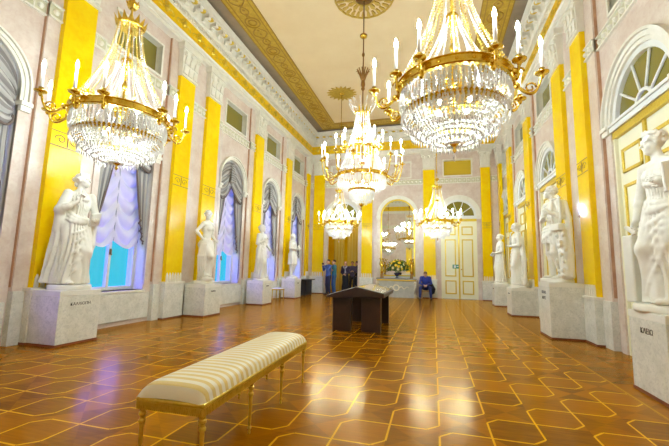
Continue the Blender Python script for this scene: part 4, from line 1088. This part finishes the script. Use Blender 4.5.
# bare-armed muse with hand on hip and one knee raised
f = Fig(); nude_torso(f, .03, -.01, hc=(.03, .02, 1.63))
S2 = [(.10, .02, .02, .155, .13), (.3, .03, .03, .165, .15), (.55, .03, .04, .175, .165), (.75, .03, .02, .185, .16), (.92, .03, .0, .178, .135), (1.0, .02, .0, .15, .115)]
f.robe(S2, 16, (.022, .008), 2.5, .3)
leg(f, (-.09, .0, .88), (-.09, .03, .48), (-.09, -.02, .09), (-.10, .14, .03))
leg(f, (.10, .02, .90), (.13, .24, .60), (.12, .10, .20), (.12, .24, .13)); f.ell((.12, .18, .05), (.12, .14, .06), None, .02)
f.cone((.10, .02, .90), (.14, .23, .62), .10, .082, .06)
mantle(f, S2, 4, 150, 1.0, 30, .86, -.02, -.14, .018, .04)
for i in range(4): f.chain([(.18+.012*i, .13-.04*i, .88), (.22+.01*i, .13-.05*i, .60), (.19+.02*i, .11-.04*i, .30-.03*i)], [.026, .032, .014], .02)
arm(f, (.17, .0, 1.41), (.35, -.06, 1.20), (.20, .02, 1.03), (.046, .038, .027), (-.6, .3, -.5), (-.3, -.9, 0), 1, .8)
arm(f, (-.17, .0, 1.41), (-.23, -.02, 1.14), (-.16, .15, .99), (.046, .038, .027), (.3, .8, -.2), (.6, 0, .5), 1, .9)
f.chain([(-.19, .12, 1.02), (-.20, .10, .70), (-.20, .08, .35)], [.030, .04, .018], .025)
head(f, (.03, .02, 1.635), -.7, -.05, 'bun')
place(f, 'left', 8.42, .82, 'white draped statue with bare arms and hand on hip, raised knee', 1.09, .012, (.27, .25))

# tall muse fully wrapped, mantle over the shoulder
f = Fig(); S3 = widen(ROBE, lambda z, x, y, a, b: (z, x-.02*math.sin(z*2), y, a*.98, b*1.02))
f.robe(S3, 15, (.024, .009), 1.6, 1.1, diag=.3)
f.cone((.09, .03, .9), (.10, .14, .50), .09, .07, .07); f.cone((.10, .14, .50), (.09, .09, .12), .062, .05, .06)
mantle(f, S3, 5, 150, 1.40, 25, 1.06, -.015, -.17, .017, .0)
f.chain([(.18, .04, 1.05), (.22, .02, .65), (.22, -.02, .2)], [.045, .05, .025], .04)
f.cone((.17, .0, 1.40), (.23, .0, 1.12), .066, .058, .03)
arm(f, (.22, .0, 1.14), (.22, .03, 1.12), (.08, .17, 1.22), (.044, .038, .028), (-.5, .2, .6), (0, 1, 0), -1, .7)
f.cone((-.17, .0, 1.40), (-.24, .02, 1.12), .068, .06, .03); arm(f, (-.23, .02, 1.14), (-.23, .03, 1.10), (-.18, .17, .98), (.046, .04, .028), (.1, .6, -.6), (.7, 0, .3), 1, .7)
f.cone((0, -.01, 1.44), (.0, .0, 1.56), .058, .05, .03); head(f, (.0, .02, 1.635), .35, .0, 'veil')
f.ell((-.09, .18, .035), (.045, .09, .035), None, .02)
place(f, 'left', 11.66, .82, 'tall white statue fully wrapped in a mantle, third along the window wall', 1.09, .013, (.29, .26), .36, -.15)

# muse in a knee-length tunic
f = Fig(); nude_torso(f, -.02, .01, hc=(0, .02, 1.63))
S4 = [(.50, -.01, .01, .205, .165), (.6, -.01, .01, .20, .16), (.8, -.02, .0, .185, .148), (.95, -.02, .0, .178, .14), (1.08, -.01, .0, .142, .112), (1.2, .01, .01, .158, .122), (1.32, .01, .005, .17, .118), (1.42, .01, -.01, .135, .088)]
f.robe(S4, 15, (.026, .009), 1.2, .7)
leg(f, (.09, .0, .88), (.10, .05, .49), (.11, .0, .09), (.13, .15, .03), (.088, .060, .042)); leg(f, (-.09, .0, .88), (-.10, .08, .49), (-.09, -.08, .10), (-.10, .08, .03), (.088, .060, .042))
mantle(f, S4, 4, 35, 1.38, 165, 1.10, -.015, -.12, .017, .0)
f.chain([(-.21, .03, 1.0), (-.24, .02, .7), (-.23, -.02, .42)], [.045, .05, .018], .04)
arm(f, (.17, .0, 1.41), (.25, .02, 1.15), (.10, .20, 1.13), (.054, .044, .030), (-.7, .5, .1), (0, .3, 1), -1, .7)
arm(f, (-.17, .0, 1.41), (-.27, .02, 1.15), (-.17, .20, 1.17), (.054, .044, .030), (.5, .6, .2), (.6, 0, .6), 1, .7)
f.box((-.05, .27, 1.20), (.10, .018, .08), rotm(.2, .3, .35), .008, .006)
head(f, (.0, .03, 1.635), .6, .05, 'curls'); f.cone((-.15, -.13, .07), (-.16, -.10, .62), .09, .07, .04)
place(f, 'left', 14.62, .82, 'white statue in a short tunic with bare calves, by the black table', 1.06, .013, (.27, .25), .36, -.15)

# curly-haired muse beside a narrow block, cut by the edge of the photo
f = Fig(); S5 = widen([t for t in ROBE if t[0] < 1.3], lambda z, x, y, a, b: (z, x*.5-.03, y, a, b))
nude_torso(f, 0, -.01, hc=(.03, .02, 1.63))
f.robe(S5+[(1.30, -.015, .01, .165, .125), (1.36, -.02, .0, .165, .115)], 20, (.022, .006), 1.3, .2)
f.cone((.06, .04, .90), (.08, .17, .55), .09, .075, .07); f.cone((.08, .17, .55), (.10, .11, .12), .065, .05, .06)
mantle(f, S5, 2, 25, 1.06, 165, 1.04, -.05, -.04, .020, .05)
mantle(f, S5, 6, 160, 1.0, 60, .92, -.012, -.16, .015, .02)
wrap(f, S5, 20, 1.24, 165, 1.22, .018, .03)
arm(f, (.17, .0, 1.41), (.25, -.01, 1.12), (.26, .05, .87), (.054, .044, .031), (.05, .45, -.8), (-1, 0, 0), -1, .9)
f.cone((.22, .12, .73), (.33, .10, .80), .024, .024, .006)
f.cone((-.17, .0, 1.40), (-.26, .0, 1.14), .062, .054, .03); arm(f, (-.25, .0, 1.16), (-.26, .02, 1.12), (-.22, .20, 1.16), (.046, .040, .030), (.2, .8, .4), (.8, 0, .2), 1, .6)
f.box((-.31, .20, 1.22), (.09, .012, .14), rotm(1.15, -.1, .1), .006, .006)
head(f, (.03, .025, 1.645), -.35, -.10, 'wreath')
f.box((.30, .05, .36), (.045, .08, .34), None, .012, .01)
f.ell((-.08, .19, .035), (.045, .09, .035), None, .02)
place(f, 'right', 4.90, .91, 'white curly-haired statue leaning on a narrow block, cut by the edge of the photo', 1.14, .011, (.36, .33), .37, .36)

# lyre player with bare chest
f = Fig(); nude_torso(f, .03, -.02, True, hc=(.02, .02, 1.64))
leg(f, (.10, .0, .88), (.11, .04, .48), (.11, -.02, .09), (.13, .14, .03), (.095, .066, .044)); leg(f, (-.08, .0, .88), (-.11, .10, .49), (-.10, -.03, .10), (-.12, .12, .03), (.095, .066, .044))
S6 = [(.66, .02, .02, .180, .145), (.75, .03, .02, .190, .148), (.92, .03, .0, .182, .138), (1.0, .02, .0, .155, .118)]
f.robe(S6, 13, (.020, .009), 2.5, .2)
mantle(f, S6, 4, 165, 1.0, 30, .97, -.02, -.09, .020, .04)
for i in range(3): f.chain([(-.20-.02*i, .08-.05*i, .98), (-.22-.02*i, .06-.05*i, .6), (-.21-.02*i, .05-.05*i, .22)], [.032, .038, .018], .02)
for i in range(3): f.chain([(.05+.035*i, .145, .88), (.04+.035*i, .15-.02*i, .70), (.03+.04*i, .13-.02*i, .54)], [.024, .026, .012], .02)
arm(f, (.20, .0, 1.41), (.27, .05, 1.13), (.05, .20, 1.10), (.066, .052, .034), (-.9, .3, .05), (0, -.4, 1), -1, .6)
arm(f, (-.21, .0, 1.41), (-.29, .02, 1.14), (-.22, .20, 1.20), (.066, .052, .034), (.1, .7, .6), (.7, 0, -.1), 1, .6)
head(f, (.02, .03, 1.645), -.6, .10, 'curls')
f.chain([(-.30, .02, .08), (-.32, .0, .45), (-.30, .05, .86)], [.10, .075, .065], .04)
rg = random.Random(5)
for i in range(26): f.ell((-.30+rg.uniform(-.08, .08), .09+rg.uniform(-.06, .05), rg.uniform(.05, .85)), (.030, .030, .040), None, .008)
for s in (-1, 1): f.chain([(-.30+s*.07, .14, .92), (-.30+s*.125, .15, 1.10), (-.30+s*.12, .15, 1.32), (-.30+s*.085, .15, 1.50)], [.022, .024, .020, .018], .01)
f.box((-.30, .14, .93), (.115, .045, .05), None, .012, .01); f.cone((-.43, .15, 1.46), (-.17, .15, 1.46), .017, .017, .006)
for i in range(5): f.cone((-.35+.025*i, .15, .96), (-.35+.025*i, .15, 1.45), .0065, .0065, .002)
for i in range(2): f.chain([(-.20-.05*i, -.07, 1.44-.03*i), (-.30-.05*i, -.06, 1.10), (-.32-.05*i, -.05, .45), (-.33-.05*i, -.04, .05)], [.035, .04, .042, .04], .025)
place(f, 'right', 8.67, 1.12, 'white bare-chested statue with a lyre on the tallest pedestal', 1.14, .012, (.38, .27), .40, .30)

# robed muse with her hand at her chin
f = Fig(); S7 = widen(ROBE, lambda z, x, y, a, b: (z, .05*math.sin(z*2.2)-.05*(1-min(1, z/.6)), y, a*.95, b))
f.robe(S7, 17, (.022, .007), 2.2, .9, diag=.2)
f.cone((-.08, .04, .9), (-.08, .15, .52), .085, .07, .06); f.cone((-.08, .15, .52), (-.12, .09, .12), .06, .05, .06)
mantle(f, S7, 5, 160, 1.0, 35, .98, -.015, -.17, .016, .02)
f.chain([(-.17, -.05, 1.3), (-.22, -.08, .7), (-.28, -.06, .05)], [.045, .06, .05], .05)
arm(f, (.18, .0, 1.40), (.22, .10, 1.14), (.09, .15, 1.38), (.050, .042, .028), (-.3, .1, .8), (-.5, -.5, 0), -1, 1.0)
f.cone((.18, .0, 1.40), (.23, .08, 1.2), .064, .056, .03)
f.cone((-.13, .0, 1.40), (-.20, .04, 1.12), .062, .054, .03); arm(f, (-.19, .03, 1.14), (-.20, .05, 1.10), (.04, .21, 1.08), (.046, .040, .028), (.9, .3, .1), (0, -.3, 1), 1, .6)
f.cone((.04, -.01, 1.44), (.05, .0, 1.56), .056, .048, .03); head(f, (.05, .03, 1.63), -.5, -.12, 'bun')
place(f, 'right', 12.40, .84, 'white robed statue with hand raised to her chin beyond the lyre player', 1.12, .013, (.31, .27), .36, .15)

# robed muse with a roll in her hands
f = Fig()
f.robe(ROBE, 15, (.024, .009), 1.5, .1)
f.cone((.09, .04, .9), (.10, .15, .52), .085, .07, .06); f.cone((.10, .15, .52), (.09, .10, .12), .06, .05, .06)
mantle(f, ROBE, 5, 150, 1.38, 30, 1.05, -.015, -.16, .016, .0)
f.cone((.17, .0, 1.40), (.26, .02, 1.12), .066, .058, .03); arm(f, (.25, .02, 1.14), (.26, .04, 1.10), (.16, .20, .98), (.046, .04, .028), (-.2, .8, -.2), (-.6, 0, .5), -1, .9)
f.cone((-.17, .0, 1.40), (-.25, .02, 1.12), .066, .058, .03); arm(f, (-.24, .02, 1.14), (-.25, .04, 1.10), (-.12, .20, 1.04), (.046, .04, .028), (.5, .7, 0), (.5, 0, .5), 1, .9)
f.cone((.22, .27, .98), (-.04, .28, 1.06), .028, .028, .006)
f.cone((0, -.01, 1.44), (.0, .0, 1.56), .058, .05, .03); head(f, (.0, .02, 1.635), -.4, -.08, 'bun')
f.ell((-.09, .18, .035), (.045, .09, .035), None, .02)
place(f, 'right', 15.45, .84, 'white robed statue nearest the closed double door of the end wall', 1.08, .013, (.29, .26), .36, .15)

# ---------------------------------------------------------------- people
skin = plain('skin', (.62, .34, .22), .5); hair_d = plain('dark_hair', (.03, .018, .012), .6); hair_g = plain('greying_hair', (.16, .09, .06), .6); hair_b = plain('fair_hair', (.42, .28, .12), .6)
def fab(n_, c): return MATS.get(n_) or plain(n_, c, .85)
def person(lab, loc, rz, J, top, bot, hairm, hair, shoes=(.02, .02, .02), yaw=0., pitch=0., skirt=False, sleeve=1.0, S=1.0, h=.013, curl=.6, fat=1.0):
    o = empty('person', loc, rz); tag(o, lab, 'person')
    pv, ch, hc = V(*J['pelvis']), V(*J['chest']), V(*J['head'])
    b = Fig()
    def torso(f, g):
        f.ell(pv, (.155*fat+g, .110*fat+g, .125+g), None, .05); f.ell((pv+ch)/2, (.130*fat+g, .105*fat+g, .15+g), None, .06); f.ell(ch, (.155+g, .110+g, .17+g), None, .05)
        for s in 'LR': f.cone(ch+V(0, -.01, .15), J['sh'+s], .05+g, .052+g, .04)
    torso(b, -.012)
    b.cone(ch+V(0, 0, .15), hc+V(0, -.015, -.05), .050, .046, .03); P = head(b, hc, yaw, pitch, None, male=True)
    for s, sd in (('L', 1), ('R', -1)):
        arm(b, J['sh'+s], J['el'+s], J['wr'+s], (.044, .036, .026), J.get('hd'+s), J.get('hn'+s, (0, 0, -1)), sd, curl)
        leg(b, J['hip'+s], J['kn'+s], J['an'+s], J['toe'+s], (.075, .05, .034))
    b.build('body', skin, o, h, S)
    t = Fig(); torso(t, .014)
    for s in 'LR':
        e, w_ = V(*J['el'+s]), V(*J['wr'+s]); t.cone(J['sh'+s], e, .060, .052, .03)
        if sleeve > 0: t.cone(e, e+(w_-e)*.9*sleeve, .052, .042, .02)
    t.cone(ch+V(0, -.01, .14), ch+V(0, -.005, .185), .066, .058, .02)
    t.build('jacket', fab(*top), o, h, S)
    q = Fig()
    if skirt:
        z = pv[2]; q.robe([(.10, pv[0], pv[1], .20, .16), (.5, pv[0], pv[1], .18, .15), (z, pv[0], pv[1], .175, .135), (z+.12, pv[0], pv[1], .15, .115)], 12, (.014, .004), 1, 0)
    else:
        q.ell(pv+V(0, 0, -.03), (.165*fat, .120*fat, .12), None, .04)
        for s in 'LR':
            k_, a_ = V(*J['kn'+s]), V(*J['an'+s]); q.cone(J['hip'+s], k_, .092, .072, .03); q.cone(k_, a_+(k_-a_)*.08, .072, .056, .02)
    q.build('trousers' if not skirt else 'skirt', fab(*bot), o, h, S)
    for s in 'LR':
        sh = Fig(); a_, to = V(*J['an'+s]), V(*J['toe'+s]); d = to-a_; d[2] = 0; d /= np.linalg.norm(d)
        sh.cone(a_+V(0, 0, -.045)-d*.03, to+d*.03+V(0, 0, .005), .044, .036, .02); sh.cone(a_+V(0, 0, -.02), a_+V(0, 0, .03), .046, .044, .02)
        sh.build('shoe', fab('shoe_leather', shoes), o, h, S)
    hh = Fig(); hair_on(hh, P, rotm(yaw, pitch), hair); R = rotm(yaw, pitch); hh.ell(P(0, .075, .0), (.060, .07, .075), R, .01, True); hh.build('hair', hairm, o, .011, S)
    return o
def stand(dx=0.0, **kw):
    J = dict(pelvis=(0, 0, .93), chest=(0, 0, 1.27), head=(0, .03, 1.61), shL=(-.18, 0, 1.40), shR=(.18, 0, 1.40), elL=(-.23, -.03, 1.12), elR=(.23, -.03, 1.12), wrL=(-.21, .09, .90), wrR=(.21, .09, .90),
             hipL=(-.09, 0, .90), hipR=(.09, 0, .90), knL=(-.10, .03, .49), knR=(.10, .03, .49), anL=(-.11, -.02, .09), anR=(.11, -.02, .09), toeL=(-.13, .12, .035), toeR=(.13, .12, .035))
    J.update(kw); return J
# figures face +y locally; rz turns them
person('person in a blue shirt raising a phone in both hands, beside the passage jamb', (-5.02, 17.12, 0), PI*.78,
       stand(elL=(-.20, .16, 1.20), elR=(.22, .14, 1.20), wrL=(-.06, .30, 1.42), wrR=(.07, .30, 1.42), hdL=(.3, .1, .8), hdR=(-.3, .1, .8), hnL=(0, -1, 0), hnR=(0, -1, 0)), ('blue_shirt', (.06, .12, .42)), ('navy_trousers', (.02, .025, .06)), hair_d, 'short', yaw=0, S=1.0)
ph = MB().box(-.075, .075, -.005, .005, -.04, .04)
a = Matrix.Rotation(PI*.78, 3, 'Z') @ Vector((0, .345, 1.515)); ph = ph.build('phone', black_m, None); ph.location = (-5.02+a.x, 17.12+a.y, a.z); ph.rotation_euler = (0, 0, PI*.78)
tag(ph, 'small dark phone held up by the person in the blue shirt', 'phone')
person('person in a teal shirt and jeans bending one arm, close to the one in blue', (-4.90, 17.75, 0), PI*.70,
       stand(elL=(-.24, .10, 1.14), wrL=(-.08, .27, 1.30), elR=(.26, .02, 1.14), wrR=(.12, .25, 1.16), hdL=(.4, .3, .7), hnL=(0, -1, 0), hdR=(-.6, .6, .2), hnR=(-.5, -.5, .3)), ('teal_shirt', (.04, .20, .28)), ('blue_jeans', (.05, .13, .26)), hair_d, 'short', S=1.0, sleeve=.15)
pw = person('person in dark clothes with a pale scarf standing in the passage', (-4.42, 18.25, 0), PI*.97, stand(elL=(-.22, .04, 1.12), wrL=(-.06, .20, 1.05), elR=(.22, .04, 1.12), wrR=(.06, .20, 1.02), hdL=(.8, .3, 0), hdR=(-.8, .3, 0)),
       ('plum_jacket', (.03, .02, .06)), ('black_skirt', (.012, .012, .02)), hair_b, 'long', skirt=True, S=.97)
sc = MB(); sc.tube([(.09, .06, 1.42), (.06, .14, 1.36), (0, .16, 1.31), (-.06, .14, 1.36), (-.09, .06, 1.42)], .04, 8); sc.tube([(-.02, .16, 1.33), (-.05, .17, 1.12), (-.04, .16, .93)], [.04, .045, .03], 8)
sc.build('scarf', plain('pale_scarf', (.45, .42, .55), .9), pw, True)
person('person in a grey-violet top further back in the passage', (-4.26, 19.15, 0), PI*1.05, stand(elL=(-.22, .06, 1.14), wrL=(-.08, .22, 1.16), elR=(.22, .06, 1.14), wrR=(.08, .22, 1.14), hdL=(.5, .4, .4), hdR=(-.5, .4, .4)),
       ('violet_top', (.08, .06, .12)), ('charcoal_trousers', (.02, .02, .025)), hair_d, 'short', S=.98)
person('person in dark clothes half hidden by the right jamb of the passage', (-4.16, 19.95, 0), PI*.6, stand(), ('black_coat', (.015, .018, .03)), ('slate_trousers', (.03, .04, .06)), hair_d, 'short', S=1.0)
# sitting man, elbows on knees
SITX, SITY = -.36, 17.28
J = dict(pelvis=(0, -.02, .53), chest=(0, .12, .84), head=(0, .27, 1.12), shL=(-.19, .10, .96), shR=(.19, .10, .96), elL=(-.25, .26, .72), elR=(.25, .26, .72), wrL=(-.07, .44, .64), wrR=(.07, .44, .64), hdL=(.7, .5, -.2), hdR=(-.7, .5, -.2),
         hnL=(0, -.3, -1), hnR=(0, -.3, -1), hipL=(-.10, .02, .53), hipR=(.10, .02, .53), knL=(-.21, .44, .52), knR=(.21, .44, .52), anL=(-.24, .46, .09), anR=(.24, .46, .09), toeL=(-.27, .60, .035), toeR=(.27, .60, .035))
person('person in a blue suit sitting bent forward on a chair', (SITX, SITY, 0), PI, J, ('blue_suit', (.02, .035, .26)), ('suit_trousers', (.02, .03, .14)), hair_g, 'short', pitch=-.55, S=1.0, fat=1.08)
o = empty('chair', (SITX, SITY+.05, 0), PI); tag(o, 'wooden chair the person in the blue suit is sitting on', 'chair')
wood = plain('light_wood', (.55, .34, .14), .45)
bevel(MB().box(-.22, .22, -.20, .20, .34, .38).build('seat', wood, o), .01)
for x in (-.19, .19):
    MB().tube([(x, .19, 0), (x, .18, .35)], .018, 8).build('leg', wood, o); MB().tube([(x, -.22, 0), (x, -.18, .41), (x, -.24, .88)], .018, 8).build('leg', wood, o)
m = MB()
for z in (.58, .70, .82): m.box(-.19, .19, -.235, -.215, z, z+.06)
m.build('backrest', wood, o)
f = Fig()
for i in range(5): f.chain([(.17+.035*i, -.25+.02*i, .84-.06*i), (.20+.045*i, -.24+.05*i, .45), (.20+.045*i, -.22+.05*i, .16+.03*i)], [.05, .06, .03], .03)
c = f.build('coat', fab('black_cloth', (.012, .012, .016)), None, .014); c.location = (SITX, SITY+.02, 0); c.rotation_euler = (0, 0, PI); c.scale = (-1, 1, 1)
tag(c, 'black coat hung over the chair of the sitting person', 'coat')
# unseen lamp added to light the room beyond the passage
o = empty('added_ceiling_lamp', (-4.6, 19.4, 5.0)); tag(o, 'unseen globe lamp added to light the room beyond the passage', 'lamp')
MB().tube([(0, 0, 0), (0, 0, -.3)], .015, 8).build('stem', gold, o); MB().ball((0, 0, -.42), .14, 14, 8).build('globe', plain('added_lamp_globe', (1, 1, 1), .5, emit=(1, .8, .5), strength=45), o, True)
